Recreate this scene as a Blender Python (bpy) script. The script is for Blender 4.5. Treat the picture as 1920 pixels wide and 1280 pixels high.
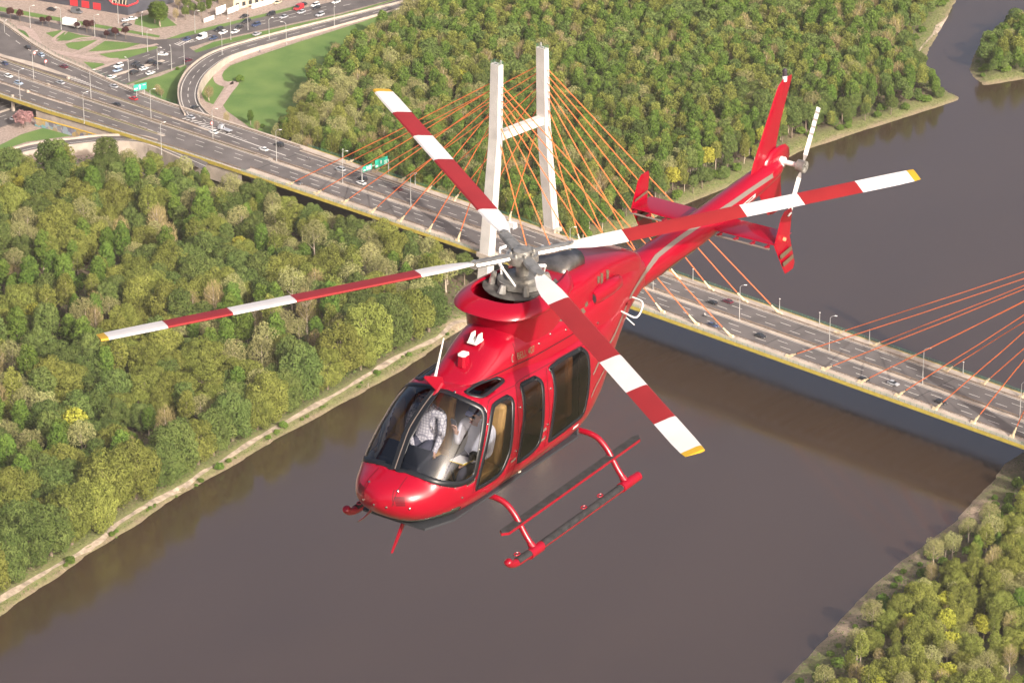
import bpy, bmesh, math, random
import numpy as np
from mathutils import Vector, Matrix
from mathutils.bvhtree import BVHTree
from mathutils.geometry import tessellate_polygon

# ------------------------------------------------------------------ clear
for o in list(bpy.data.objects):
    bpy.data.objects.remove(o)
SC = bpy.context.scene
COL = SC.collection
random.seed(7)
RNG = np.random.default_rng(7)

# ------------------------------------------------------------------ camera
# world: X along the bridge, Y across it, Z up, deck level at the river's middle = 0
FPX = 6783.26                                  # focal length in photo pixels (1920 wide)
CAM = np.array([838.311, -910.289, 505.993])
YAW, PITCH = -0.746528, -0.416046
_cy, _sy, _cp, _sp = math.cos(YAW), math.sin(YAW), math.cos(PITCH), math.sin(PITCH)
C_F = np.array([_sy * _cp, _cy * _cp, _sp])
C_R = np.array([_cy, -_sy, 0.0])
C_U = np.cross(C_R, C_F)
cam_d = bpy.data.cameras.new('camera')
cam_o = bpy.data.objects.new('camera', cam_d)
COL.objects.link(cam_o)
cam_d.sensor_width = 36
cam_d.lens = FPX / 1920 * 36
cam_d.clip_start = 0.5
cam_d.clip_end = 12000
mw = Matrix.Identity(4)
for i in range(3):
    mw[i][0], mw[i][1], mw[i][2], mw[i][3] = C_R[i], C_U[i], -C_F[i], CAM[i]
cam_o.matrix_world = mw
SC.camera = cam_o

# ------------------------------------------------------------------ light
SUN = np.array([0.831, -0.257, 0.493]); SUN /= np.linalg.norm(SUN)
w = bpy.data.worlds.new('World'); SC.world = w; w.use_nodes = True
nt = w.node_tree; nt.nodes.clear()
wo = nt.nodes.new('ShaderNodeOutputWorld'); bg = nt.nodes.new('ShaderNodeBackground')
sky = nt.nodes.new('ShaderNodeTexSky'); sky.sky_type = 'NISHITA'; sky.sun_disc = False
sky.sun_elevation = math.asin(SUN[2]); sky.sun_rotation = math.atan2(SUN[0], SUN[1])
sky.air_density = 0.6; sky.dust_density = 9.0; sky.ozone_density = 0.2
bg.inputs[1].default_value = 0.14
nt.links.new(sky.outputs[0], bg.inputs[0]); nt.links.new(bg.outputs[0], wo.inputs[0])
sd = bpy.data.lights.new('sun', 'SUN'); so = bpy.data.objects.new('sun', sd); COL.objects.link(so)
sd.energy = 4.0; sd.angle = math.radians(0.6); sd.color = (1.0, 0.92, 0.82)
so.rotation_euler = Vector(SUN).to_track_quat('Z', 'Y').to_euler()
so.location = (900, -900, 700)
SC.view_settings.view_transform = 'Standard'; SC.view_settings.look = 'None'
SC.view_settings.exposure = 0.68; SC.view_settings.gamma = 1.0
SC.view_settings.use_curve_mapping = False
SC.render.engine = 'CYCLES'
SC.cycles.transparent_max_bounces = 16
HAZE = 0.00005

# ------------------------------------------------------------------ helpers
CURV = 1.345e-5
def zd(x):
    """height of the bridge deck / highway at station x"""
    return -1.0 - CURV * (max(x, -330) - 125) ** 2
def ray(u, v):
    d = C_R * ((u - 960) / FPX) + C_U * ((640 - v) / FPX) + C_F
    return d
def P(u, v, z):
    d = ray(u, v); t = (z - CAM[2]) / d[2]
    return CAM + t * d
def PD(u, v):
    z = 0
    for _ in range(8):
        p = P(u, v, z); z = zd(p[0])
    return p
def px(p):
    q = np.asarray(p, float) - CAM
    d = q @ C_F
    return 960 + FPX * (q @ C_R) / d, 640 - FPX * (q @ C_U) / d

MATS = {}
def mat(name, col, rough=0.6, metal=0.0, var=0.0, scale=1.0, bump=0.0, bscale=20.0, coat=0.0, spec=0.5, detail=4, col2=None, thr=(0.35, 0.65), coords='Object', transl=0.0, objvar=0.0, emit=None):
    """procedural Principled material: two-tone noise, optional bump, per-object variation"""
    if name in MATS: return MATS[name]
    m = bpy.data.materials.new(name); m.use_nodes = True
    t = m.node_tree; b = t.nodes['Principled BSDF']
    c = tuple(col) + (1,)
    b.inputs['Base Color'].default_value = c
    b.inputs['Roughness'].default_value = rough
    b.inputs['Metallic'].default_value = metal
    b.inputs['Specular IOR Level'].default_value = spec
    b.inputs['Coat Weight'].default_value = coat
    b.inputs['Coat Roughness'].default_value = 0.04
    tc = t.nodes.new('ShaderNodeTexCoord')
    last = None
    if var > 0 or col2 is not None:
        n = t.nodes.new('ShaderNodeTexNoise'); n.inputs['Scale'].default_value = scale; n.inputs['Detail'].default_value = detail
        t.links.new(tc.outputs[coords], n.inputs['Vector'])
        r = t.nodes.new('ShaderNodeValToRGB')
        r.color_ramp.elements[0].position = thr[0]; r.color_ramp.elements[1].position = thr[1]
        if col2 is None:
            r.color_ramp.elements[0].color = tuple(x * (1 - var) for x in col) + (1,)
            r.color_ramp.elements[1].color = tuple(min(1, x * (1 + var)) for x in col) + (1,)
        else:
            r.color_ramp.elements[0].color = c; r.color_ramp.elements[1].color = tuple(col2) + (1,)
        t.links.new(n.outputs['Fac'], r.inputs['Fac']); last = r.outputs['Color']
    if objvar > 0:
        oi = t.nodes.new('ShaderNodeObjectInfo'); mr = t.nodes.new('ShaderNodeMapRange')
        mr.inputs['To Min'].default_value = 1 - objvar; mr.inputs['To Max'].default_value = 1 + objvar
        t.links.new(oi.outputs['Random'], mr.inputs['Value'])
        h = t.nodes.new('ShaderNodeHueSaturation')
        t.links.new(mr.outputs[0], h.inputs['Value'])
        if last is not None: t.links.new(last, h.inputs['Color'])
        else: h.inputs['Color'].default_value = c
        last = h.outputs['Color']
    if last is not None: t.links.new(last, b.inputs['Base Color'])
    if bump > 0:
        n2 = t.nodes.new('ShaderNodeTexNoise'); n2.inputs['Scale'].default_value = bscale; n2.inputs['Detail'].default_value = 3
        t.links.new(tc.outputs[coords], n2.inputs['Vector'])
        bp = t.nodes.new('ShaderNodeBump'); bp.inputs['Strength'].default_value = bump; bp.inputs['Distance'].default_value = 0.1
        t.links.new(n2.outputs['Fac'], bp.inputs['Height']); t.links.new(bp.outputs['Normal'], b.inputs['Normal'])
    if emit:
        b.inputs['Emission Color'].default_value = tuple(emit[0]) + (1,); b.inputs['Emission Strength'].default_value = emit[1]
    MATS[name] = m
    return m

def tag(o, label=None, cat=None, group=None, kind=None):
    if label: o['label'] = label
    if cat: o['category'] = cat
    if group: o['group'] = group
    if kind: o['kind'] = kind
    return o
def link(name, me, mats=None, parent=None):
    o = bpy.data.objects.new(name, me); COL.objects.link(o)
    if parent is not None: o.parent = parent
    if me is not None and mats is not None:
        if not isinstance(mats, (list, tuple)): mats = [mats]
        for m in mats: me.materials.append(m)
    return o
def empty(name, loc=(0, 0, 0), rz=0.0, parent=None):
    o = bpy.data.objects.new(name, None); COL.objects.link(o)
    o.empty_display_size = 0.3
    o.location = loc; o.rotation_euler = (0, 0, rz)
    if parent is not None: o.parent = parent
    return o
def copy_tree(o, parent=None):
    c = o.copy(); COL.objects.link(c)
    if parent is not None: c.parent = parent
    for ch in o.children: copy_tree(ch, c)
    return c

class MB:
    """collects geometry for one mesh"""
    def __init__(s): s.v = []; s.f = []; s.m = []
    def add(s, vs, fs, mi=0):
        k = len(s.v); s.v += [tuple(map(float, q)) for q in vs]
        for f in fs: s.f.append(tuple(k + i for i in f)); s.m.append(mi)
        return s
    def box(s, c, d, mi=0, taper=(1, 1), R=None):
        hx, hy, hz = d[0] / 2, d[1] / 2, d[2] / 2
        vs = []
        for z, t in ((-hz, (1, 1)), (hz, taper)):
            for x, y in ((-hx, -hy), (hx, -hy), (hx, hy), (-hx, hy)): vs.append(Vector((x * t[0], y * t[1], z)))
        if R is not None: vs = [R @ q for q in vs]
        vs = [(q[0] + c[0], q[1] + c[1], q[2] + c[2]) for q in vs]
        return s.add(vs, [(3, 2, 1, 0), (4, 5, 6, 7), (0, 1, 5, 4), (1, 2, 6, 5), (2, 3, 7, 6), (3, 0, 4, 7)], mi)
    def box2(s, a, b, mi=0):
        return s.box([(a[i] + b[i]) / 2 for i in range(3)], [abs(b[i] - a[i]) for i in range(3)], mi)
    def tube(s, pts, r, n=8, mi=0, caps=True, flat=None):
        pts = [Vector(p) for p in pts]
        if not isinstance(r, (list, tuple)): r = [r] * len(pts)
        k = len(s.v); up = None
        for i, p in enumerate(pts):
            t = (pts[min(i + 1, len(pts) - 1)] - pts[max(i - 1, 0)]).normalized()
            if up is None:
                up = Vector((0, 0, 1)) if abs(t.z) < 0.9 else Vector((1, 0, 0))
            a = t.cross(up).normalized(); b = a.cross(t).normalized(); up = b
            for j in range(n):
                th = 2 * math.pi * j / n
                q = p + (a * math.cos(th) + b * math.sin(th) * (flat or 1)) * r[i]
                s.v.append(tuple(q))
        for i in range(len(pts) - 1):
            for j in range(n):
                j2 = (j + 1) % n
                s.f.append((k + i * n + j, k + i * n + j2, k + (i + 1) * n + j2, k + (i + 1) * n + j)); s.m.append(mi)
        if caps:
            s.f.append(tuple(k + j for j in range(n))[::-1]); s.m.append(mi)
            e = k + (len(pts) - 1) * n
            s.f.append(tuple(e + j for j in range(n))); s.m.append(mi)
        return s
    def loft(s, rings, mi=0, closed=True, capa=True, capb=True):
        k = len(s.v); n = len(rings[0])
        for r in rings: s.v += [tuple(map(float, q)) for q in r]
        for i in range(len(rings) - 1):
            for j in range(n if closed else n - 1):
                j2 = (j + 1) % n
                s.f.append((k + i * n + j, k + i * n + j2, k + (i + 1) * n + j2, k + (i + 1) * n + j)); s.m.append(mi)
        if capa: s.f.append(tuple(k + j for j in range(n))[::-1]); s.m.append(mi)
        if capb: s.f.append(tuple(k + (len(rings) - 1) * n + j for j in range(n))); s.m.append(mi)
        return s
    def prism(s, poly, z0, z1, mi=0, mside=None):
        n = len(poly); k = len(s.v)
        ar = sum(poly[i][0] * poly[(i + 1) % n][1] - poly[(i + 1) % n][0] * poly[i][1] for i in range(n))
        if ar < 0: poly = poly[::-1]
        s.v += [(p[0], p[1], z0) for p in poly] + [(p[0], p[1], z1) for p in poly]
        s.f.append(tuple(range(k, k + n))[::-1]); s.m.append(mi)
        s.f.append(tuple(range(k + n, k + 2 * n))); s.m.append(mi)
        for i in range(n):
            j = (i + 1) % n
            s.f.append((k + i, k + j, k + n + j, k + n + i)); s.m.append(mi if mside is None else mside)
        return s
    def poly(s, pts, mi=0):
        """flat or nearly flat polygon, triangulated, facing up"""
        tri = tessellate_polygon([[Vector(p) for p in pts]])
        k = len(s.v); s.v += [tuple(map(float, p)) for p in pts]
        for t in tri:
            a, b, c = (np.array(pts[i], float) for i in t)
            n = np.cross(b - a, c - a)
            s.f.append(tuple(k + i for i in (t if n[2] > 0 else t[::-1]))); s.m.append(mi)
        return s
    def ribbon(s, A, B, mi=0):
        k = len(s.v); n = len(A)
        s.v += [tuple(map(float, p)) for p in A] + [tuple(map(float, p)) for p in B]
        for i in range(n - 1):
            a = (k + i, k + i + 1, k + n + i + 1, k + n + i)
            p0, p1, p2 = (np.array(s.v[q]) for q in a[:3])
            if np.cross(p1 - p0, p2 - p0)[2] < 0: a = a[::-1]
            s.f.append(a); s.m.append(mi)
        return s
    def build(s, name, mats, parent=None, smooth=False, bevel=0.0, angle=35):
        me = bpy.data.meshes.new(name); me.from_pydata(s.v, [], s.f)
        o = link(name, me, mats, parent)
        if len(s.m) and max(s.m) > 0: me.polygons.foreach_set('material_index', s.m)
        if smooth:
            me.polygons.foreach_set('use_smooth', [True] * len(s.f))
            try: me.set_sharp_from_angle(angle=math.radians(angle))
            except Exception: pass
        me.update()
        if bevel > 0:
            md = o.modifiers.new('bevel', 'BEVEL'); md.width = bevel; md.segments = 2; md.limit_method = 'ANGLE'
        return o
def offs(line, d):
    """offset an XY(Z) polyline sideways by d (left positive)"""
    L = [np.array(p, float) for p in line]; out = []
    for i in range(len(L)):
        t = L[min(i + 1, len(L) - 1)] - L[max(i - 1, 0)]; t = t[:2] / (np.linalg.norm(t[:2]) + 1e-9)
        q = L[i].copy(); q[0] += -t[1] * d; q[1] += t[0] * d; out.append(q)
    return out
def smoothline(pts, n=8):
    """Catmull-Rom through points"""
    p = [np.array(q, float) for q in pts]; p = [2 * p[0] - p[1]] + p + [2 * p[-1] - p[-2]]; out = []
    for i in range(1, len(p) - 2):
        for k in range(n):
            t = k / n
            out.append(0.5 * ((2 * p[i]) + (-p[i - 1] + p[i + 1]) * t + (2 * p[i - 1] - 5 * p[i] + 4 * p[i + 1] - p[i + 2]) * t * t + (-p[i - 1] + 3 * p[i] - 3 * p[i + 1] + p[i + 2]) * t ** 3))
    out.append(p[-2]); return out
def inpoly(x, y, poly):
    poly = np.asarray(poly, float); x = np.asarray(x, float); y = np.asarray(y, float)
    c = np.zeros(x.shape, bool); n = len(poly)
    for i in range(n):
        x1, y1 = poly[i][:2]; x2, y2 = poly[(i + 1) % n][:2]
        if y1 == y2: continue
        k = ((y1 > y) != (y2 > y)) & (x < (x2 - x1) * (y - y1) / (y2 - y1) + x1)
        c ^= k
    return c
def dist_line(x, y, line, closed=False):
    x = np.asarray(x, float); y = np.asarray(y, float); d = np.full(x.shape, 1e9); n = len(line)
    for i in range(n if closed else n - 1):
        ax, ay = line[i][:2]; bx, by = line[(i + 1) % n][:2]
        vx, vy = bx - ax, by - ay; L = vx * vx + vy * vy + 1e-12
        t = np.clip(((x - ax) * vx + (y - ay) * vy) / L, 0, 1)
        d = np.minimum(d, np.hypot(x - ax - t * vx, y - ay - t * vy))
    return d

# ================================================================== SETTING
ZW, ZG = -16.0, -9.0
LB_PX = [(-70, 1205), (0, 1156), (48, 1118.6), (100, 1086), (172, 1034), (251, 986), (309, 945), (378, 904), (457, 859), (516, 825), (595, 780), (639, 757), (700, 724), (760, 690), (800, 662), (830, 640)]
LBANK = [(120, -4000), (105, -600), (85, -420)] + [tuple(P(u, v, ZW)[:2]) for u, v in LB_PX] + [(x - 7.6, y + 8.2) for x, y in [(20, -40), (13, 0), (6, 30), (3, 80), (4, 127), (0, 169), (3, 197), (7, 228), (11, 262), (-1, 266), (-11, 271), (-31, 292), (-51, 332), (-68, 366), (-100, 430), (-170, 560), (-400, 900), (-2400, 4000)]]
RBANK = [(2500, 4000), (330, 700), (262, 400), (250, 200), (238, 100), (230, 30), (232, -16), (237, -28), (245, -59), (250, -97), (253, -114), (262, -147), (270, -175), (285, -240), (310, -330), (340, -600), (380, -4000)]
RBANK = [(x - 7.6, y + 8.2) for x, y in RBANK]
RIVER = LBANK + RBANK
ISLE = [(-8, 294), (0, 287), (8, 283), (14, 296), (26, 330), (44, 390), (40, 460), (10, 500), (-16, 430), (-26, 380), (-28, 345), (-20, 315)]
ISLE = [(x - 7.6, y + 8.2) for x, y in ISLE]
BANKPATH = [tuple(P(u, v, -14.7)[:2]) for u, v in ((-60, 1160), (30, 1105), (79, 1075.6), (113, 1055), (155, 1031), (192, 1007), (213, 986), (261, 955), (309, 928), (347, 908), (378, 885), (412, 866), (447, 844), (481, 822), (536, 791), (584, 764), (639, 733), (700, 697), (760, 662), (820, 632), (850, 606), (880, 598))]
BANKPATH = [tuple(q) for q in smoothline(BANKPATH, 4)]
BANKPATH2 = [tuple(P(u, v, -13.9)[:2]) for u, v in ((1810, -20), (1785, 20), (1765, 40), (1750, 60), (1728, 85), (1712, 112))]

def noise2(x, y, s, seed=0):
    r = np.random.default_rng(seed); o = np.zeros(np.shape(x)); a = 1.0
    for k in range(4):
        for _ in range(3):
            th = r.uniform(0, 6.28); ph = r.uniform(0, 6.28); fr = s * (2 ** k) * r.uniform(0.7, 1.3)
            o += a * np.sin((x * math.cos(th) + y * math.sin(th)) * fr + ph)
        a *= 0.55
    return o / 4.5

def inland(x, y):
    d = dist_line(x, y, RIVER, True)
    d = np.where(inpoly(x, y, RIVER), -d, d)
    d2 = dist_line(x, y, ISLE, True); d2 = np.where(inpoly(x, y, ISLE), d2, -d2)
    return np.maximum(d, d2)
def ground_z(x, y):
    x = np.asarray(x, float); y = np.asarray(y, float)
    d = inland(x, y) + noise2(x, y, 0.35, 3) * 0.7
    z = np.interp(d, [-8, 0, .7, 2, 6, 12, 20, 40], [-19, -16.0, -15.5, -15.1, -14.6, -13.7, -13.1, -12.6])
    amp = np.clip((x + 120) / 30, 0, 1) * np.clip(d / 12, 0, 1)
    z = z + amp * noise2(x, y, 0.12, 5) * 0.5
    k = np.clip((-x - 115) / 60, 0, 1); k = k * k * (3 - 2 * k)
    return z * (1 - k) + (-9.05) * k

ax = np.concatenate([[-5000, -2500, -1200, -700], np.arange(-480, 400, 3.0), [420, 480, 700, 1200, 2500, 5000]])
ay = np.concatenate([[-5000, -2500, -1200, -700, -480], np.arange(-380, 480, 3.0), [500, 560, 700, 1200, 2500, 5000]])
GX, GY = np.meshgrid(ax, ay, indexing='ij')
GZ = ground_z(GX, GY)
GD = inland(GX, GY)
gcol = np.zeros(GX.shape + (3,))
forest = np.array([0.060, 0.066, 0.026]); bankg = np.array([0.15, 0.16, 0.055]); mud = np.array([0.20, 0.155, 0.10]); sand = np.array([0.36, 0.27, 0.19]); paving = np.array([0.30, 0.235, 0.20])
def mixc(a, b, t): return a + (b - a) * np.clip(t, 0, 1)[..., None]
nz = noise2(GX, GY, 0.15, 9)
gcol[:] = forest
gcol = mixc(gcol, np.array([0.13, 0.095, 0.06]) * np.ones_like(gcol), 0.5 + nz * 0.9)
gcol = mixc(gcol, bankg * np.ones_like(gcol), 1 - (GD - 5) / 5)
gcol = mixc(gcol, mud * np.ones_like(gcol), 1 - (GD - 0.6) / 1.6)
rb = (GX > 180) & (GY < 40)
gcol = np.where(rb[..., None], mixc(gcol, sand * np.ones_like(gcol) * (0.75 + 0.4 * nz[..., None]), (1 - np.abs(GD - 4) / 10) * (0.75 + nz)), gcol)
dp = np.minimum(dist_line(GX, GY, BANKPATH), dist_line(GX, GY, BANKPATH2))
cove = np.hypot(GX - 17, GY + 44)
gcol = mixc(gcol, sand * np.ones_like(gcol), 1.2 - cove / 9 + nz)
gcol = mixc(gcol, paving * np.ones_like(gcol), (-165 - GX) / 4)
n0, n1 = GX.shape
idx = np.arange(n0 * n1).reshape(n0, n1)
faces = np.stack([idx[:-1, :-1], idx[1:, :-1], idx[1:, 1:], idx[:-1, 1:]], -1).reshape(-1, 4)
gm = bpy.data.meshes.new('ground')
gm.from_pydata(np.stack([GX, GY, GZ], -1).reshape(-1, 3).tolist(), [], faces.tolist())
at = gm.color_attributes.new('soil', 'FLOAT_COLOR', 'POINT')
at.data.foreach_set('color', np.concatenate([gcol, np.ones(gcol.shape[:2] + (1,))], -1).reshape(-1).astype(np.float32))
gm.polygons.foreach_set('use_smooth', [True] * len(gm.polygons))
def ground_mat():
    m = bpy.data.materials.new('soil and grass'); m.use_nodes = True; t = m.node_tree; b = t.nodes['Principled BSDF']
    a = t.nodes.new('ShaderNodeAttribute'); a.attribute_name = 'soil'
    tc = t.nodes.new('ShaderNodeTexCoord')
    n = t.nodes.new('ShaderNodeTexNoise'); n.inputs['Scale'].default_value = 0.9; n.inputs['Detail'].default_value = 6; n.inputs['Roughness'].default_value = 0.7
    t.links.new(tc.outputs['Object'], n.inputs['Vector'])
    mr = t.nodes.new('ShaderNodeMapRange'); mr.inputs['From Min'].default_value = 0.3; mr.inputs['From Max'].default_value = 0.7; mr.inputs['To Min'].default_value = 0.62; mr.inputs['To Max'].default_value = 1.38
    t.links.new(n.outputs['Fac'], mr.inputs['Value'])
    mx = t.nodes.new('ShaderNodeMix'); mx.data_type = 'RGBA'; mx.blend_type = 'MULTIPLY'; mx.inputs[0].default_value = 1
    t.links.new(a.outputs['Color'], mx.inputs[6]); t.links.new(mr.outputs[0], mx.inputs[7])
    t.links.new(mx.outputs[2], b.inputs['Base Color']); b.inputs['Roughness'].default_value = 0.95
    bp = t.nodes.new('ShaderNodeBump'); bp.inputs['Strength'].default_value = 0.6; bp.inputs['Distance'].default_value = 0.4
    t.links.new(n.outputs['Fac'], bp.inputs['Height']); t.links.new(bp.outputs['Normal'], b.inputs['Normal'])
    return m
tag(link('ground', gm, ground_mat()), kind='structure', label='wooded river banks with bare soil and grass')

def water_mat():
    m = bpy.data.materials.new('murky river water'); m.use_nodes = True; t = m.node_tree; b = t.nodes['Principled BSDF']
    tc = t.nodes.new('ShaderNodeTexCoord'); mp = t.nodes.new('ShaderNodeMapping'); mp.inputs['Scale'].default_value = (0.03, 0.012, 0.03)
    mp.inputs['Rotation'].default_value = (0, 0, 0.15)
    t.links.new(tc.outputs['Object'], mp.inputs['Vector'])
    n = t.nodes.new('ShaderNodeTexNoise'); n.inputs['Scale'].default_value = 1.0; n.inputs['Detail'].default_value = 5
    t.links.new(mp.outputs[0], n.inputs['Vector'])
    r = t.nodes.new('ShaderNodeValToRGB')
    r.color_ramp.elements[0].position = 0.3; r.color_ramp.elements[1].position = 0.7
    r.color_ramp.elements[0].color = (0.040, 0.024, 0.0145, 1); r.color_ramp.elements[1].color = (0.047, 0.0285, 0.0175, 1)
    t.links.new(n.outputs['Fac'], r.inputs['Fac']); t.links.new(r.outputs['Color'], b.inputs['Base Color'])
    b.inputs['Roughness'].default_value = 0.13; b.inputs['IOR'].default_value = 1.9
    mr = t.nodes.new('ShaderNodeMapRange'); mr.inputs['From Min'].default_value = .35; mr.inputs['From Max'].default_value = .65; mr.inputs['To Min'].default_value = .10; mr.inputs['To Max'].default_value = .19
    mp2 = t.nodes.new('ShaderNodeMapping'); mp2.inputs['Scale'].default_value = (0.05, 0.016, 0.05); t.links.new(tc.outputs['Object'], mp2.inputs['Vector'])
    n3 = t.nodes.new('ShaderNodeTexNoise'); n3.inputs['Scale'].default_value = 1.0; n3.inputs['Detail'].default_value = 7; n3.inputs['Roughness'].default_value = .65; n3.inputs['Distortion'].default_value = .6
    t.links.new(mp2.outputs[0], n3.inputs['Vector']); t.links.new(n3.outputs['Fac'], mr.inputs['Value']); t.links.new(mr.outputs[0], b.inputs['Roughness'])
    w1 = t.nodes.new('ShaderNodeTexNoise'); w1.inputs['Scale'].default_value = 0.35; w1.inputs['Detail'].default_value = 5; w1.inputs['Roughness'].default_value = 0.6
    t.links.new(tc.outputs['Object'], w1.inputs['Vector'])
    bp = t.nodes.new('ShaderNodeBump'); bp.inputs['Strength'].default_value = 0.10; bp.inputs['Distance'].default_value = 0.25
    t.links.new(w1.outputs['Fac'], bp.inputs['Height']); t.links.new(bp.outputs['Normal'], b.inputs['Normal'])
    return m
o = MB().add([(-5000, -5000, ZW), (5000, -5000, ZW), (5000, 5000, ZW), (-5000, 5000, ZW)], [(0, 1, 2, 3)]).build('river', water_mat())
tag(o, 'wide brown river with calm water', kind='structure')

# footpath along the left bank and the far bank
sandm = mat('pale trodden sand', (0.34, 0.275, 0.215), 0.95, var=0.35, scale=0.4, detail=6)
def ground_strip(name, line, w, m, lift=0.10, wob=1.3, label=None):
    A, B = [], []
    ws = w * (1 + wob * noise2(np.array([q[0] for q in line]), np.array([q[1] for q in line]), 0.25, 11))
    ws = np.clip(ws, w * .35, w * 1.9)
    LA = offs([(q[0], q[1], 0) for q in line], 1.0)
    for i, q in enumerate(line):
        dx, dy = LA[i][0] - q[0], LA[i][1] - q[1]
        for s, L in ((1, A), (-1, B)):
            x, y = q[0] + s * dx * ws[i] / 2, q[1] + s * dy * ws[i] / 2
            L.append((x, y, float(ground_z(x, y)) + lift))
    return tag(MB().ribbon(A, B).build(name, m), label, kind='structure')
ground_strip('bank_path', BANKPATH, 1.5, sandm, label='pale sandy footpath along the wooded left bank')
ground_strip('far_bank_path', [tuple(q) for q in smoothline(BANKPATH2, 4)], 2.0, sandm, label='narrow sandy path on the far wooded bank')

# ------------------------------------------------------------------ roads
asph = mat('worn grey asphalt', (0.112, 0.100, 0.098), 0.85, var=0.2, scale=0.12, detail=8)
asph2 = mat('darker street asphalt', (0.098, 0.088, 0.087), 0.85, var=0.2, scale=0.15, detail=8)
conc = mat('weathered concrete', (0.42, 0.355, 0.30), 0.9, var=0.15, scale=0.25, detail=8)
concp = mat('pinkish paving', (0.36, 0.275, 0.245), 0.9, var=0.12, scale=0.5, detail=6)
paint = mat('road marking paint', (0.66, 0.62, 0.58), 0.8, var=0.12, scale=2.0)
lawnm = mat('mown lawn', (0.075, 0.150, 0.028), 0.95, scale=0.09, detail=9, col2=(0.125, 0.20, 0.045), thr=(0.32, 0.7), bump=0.5, bscale=1.5)
yelm = mat('yellow fascia paint', (0.40, 0.315, 0.055), 0.55, var=0.12, scale=0.6)
greenm = mat('green railing paint', (0.06, 0.17, 0.10), 0.6)
steelm = mat('galvanised steel', (0.42, 0.41, 0.40), 0.5, metal=0.3, var=0.1)
railm = mat('weathered brown guardrail', (0.22, 0.165, 0.125), 0.7, var=0.2, scale=0.4)
darkm = mat('dark joint', (0.03, 0.03, 0.032), 0.8)

KN = dict(
 far=([-480, -430, -335, -307, -288, -265, -250, -229, -209, -157, -118, -85, 0, 600], [76, 64, 38, 29, 24.5, 22, 20, 17.5, 17, 18, 18, 17.4, 16.8, 16.8]),
 near=([-480, -266, -237, -219, -196, -163, -136, -108, -70, -20, 600], [-25, -23.8, -23.4, -22, -20.7, -19.4, -18.7, -18.1, -17.5, -16.8, -16.8]),
 med=([-480, -240, -160, -110, -80, -47, 600], [-3.3, -3.0, -1.8, -1.2, -0.4, 0, 0]),
 nb=([-480, -253, -234, -202, -180], [-13.8, -13.4, -12.5, -11.8, -11.4]),
 fb=([-480, -278, -221, -190, -170], [5.8, 6.3, 5.5, 5.0, 4.6]))
def K(n, x): return float(np.interp(x, *KN[n]))
XS_H = np.arange(-480, -129, 10.0)
def surf(mb, x0, x1, fa, fb, dz, mi=0, step=10.0):
    n = max(2, int(abs(x1 - x0) / step) + 1); xs = np.linspace(x0, x1, n)
    return mb.ribbon([(x, fa(x), zd(x) + dz) for x in xs], [(x, fb(x), zd(x) + dz) for x in xs], mi)
def sidewall(mb, xs, fy, z_top, z_bot, mi=0):
    A = [(x, fy(x), (zd(x) + z_top)) for x in xs]; B = [(x, fy(x), z_bot if not callable(z_bot) else z_bot(x)) for x in xs]
    return mb.ribbon(A, B, mi)

hw = MB()
surf(hw, -480, -130, lambda x: K('near', x), lambda x: K('far', x), 0.0)
surf(hw, -480, -130, lambda x: K('near', x), lambda x: K('far', x), -1.3)
hwo = tag(hw.build('highway', asph), 'wide grey motorway leading to the bridge', kind='structure')
mb = MB()   # walls that carry the motorway, open where the street passes under it
for a, b in ((-480, -279), (-247, -130)):
    xs = np.arange(a, b + 0.1, (b - a) / 24)
    for fy, s in ((lambda x: K('near', x) + 0.3, -1), (lambda x: K('far', x) - 0.3, 1)):
        mb.ribbon([(x, fy(x), zd(x) - 0.05) for x in xs], [(x, fy(x), -9.4) for x in xs])
for x in (-279, -247): mb.add([(x, K('near', x) + .3, -9.4), (x, K('far', x) - .3, -9.4), (x, K('far', x) - .3, zd(x) - .1), (x, K('near', x) + .3, zd(x) - .1)], [(0, 1, 2, 3)])
for y in (-22, -14, -3, 8): mb.box((-263, y, -5.6), (1.0, 1.0, 7.2))
mb.build('support_wall', conc, hwo)
mb = MB()
xs = np.arange(-480, -129, 10.0)
for fy, s in ((lambda x: K('near', x), -1),):
    mb.ribbon([(x, fy(x) - 0.03, zd(x) + 0.55) for x in xs], [(x, fy(x) - 0.03, zd(x) - 0.9) for x in xs])
mb.build('edge_beam', yelm, hwo)
mb = MB()   # concrete verges and islands
surf(mb, -480, -130, lambda x: K('near', x) + 0.1, lambda x: K('near', x) + 1.9, 0.12)
surf(mb, -480, -130, lambda x: K('far', x) - 2.6, lambda x: K('far', x) - 0.1, 0.12)
surf(mb, -480, -130, lambda x: K('med', x) - 0.9, lambda x: K('med', x) + 0.9, 0.10)
surf(mb, -480, -182, lambda x: K('nb', x) - 0.8, lambda x: K('nb', x) + 0.8, 0.10)
surf(mb, -480, -172, lambda x: K('fb', x) - 0.7, lambda x: K('fb', x) + 0.7, 0.10)
mb.poly([(x, y, zd(x) + .09) for x, y in ((-480, 10.5), (-306, 10.4), (-289.7, 12.4), (-259, 11.1), (-272, 9.2), (-306, 8), (-480, 8))])
mb.build('verge', conc, hwo)
mb = MB()   # overgrown strips in the reservations
gs = mat('dry verge grass', (0.17, 0.14, 0.05), 0.95, scale=0.25, detail=8, col2=(0.10, 0.13, 0.035))
surf(mb, -243, -140, lambda x: K('med', x) - 0.35, lambda x: K('med', x) + 0.35, 0.16)
surf(mb, -236, -186, lambda x: K('nb', x) - 0.5, lambda x: K('nb', x) + 0.4, 0.16)
surf(mb, -300, -196, lambda x: K('fb', x) - 0.3, lambda x: K('fb', x) + 0.3, 0.16)
mb.build('verge_grass', gs, hwo)
mb = MB()   # guardrails
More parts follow.
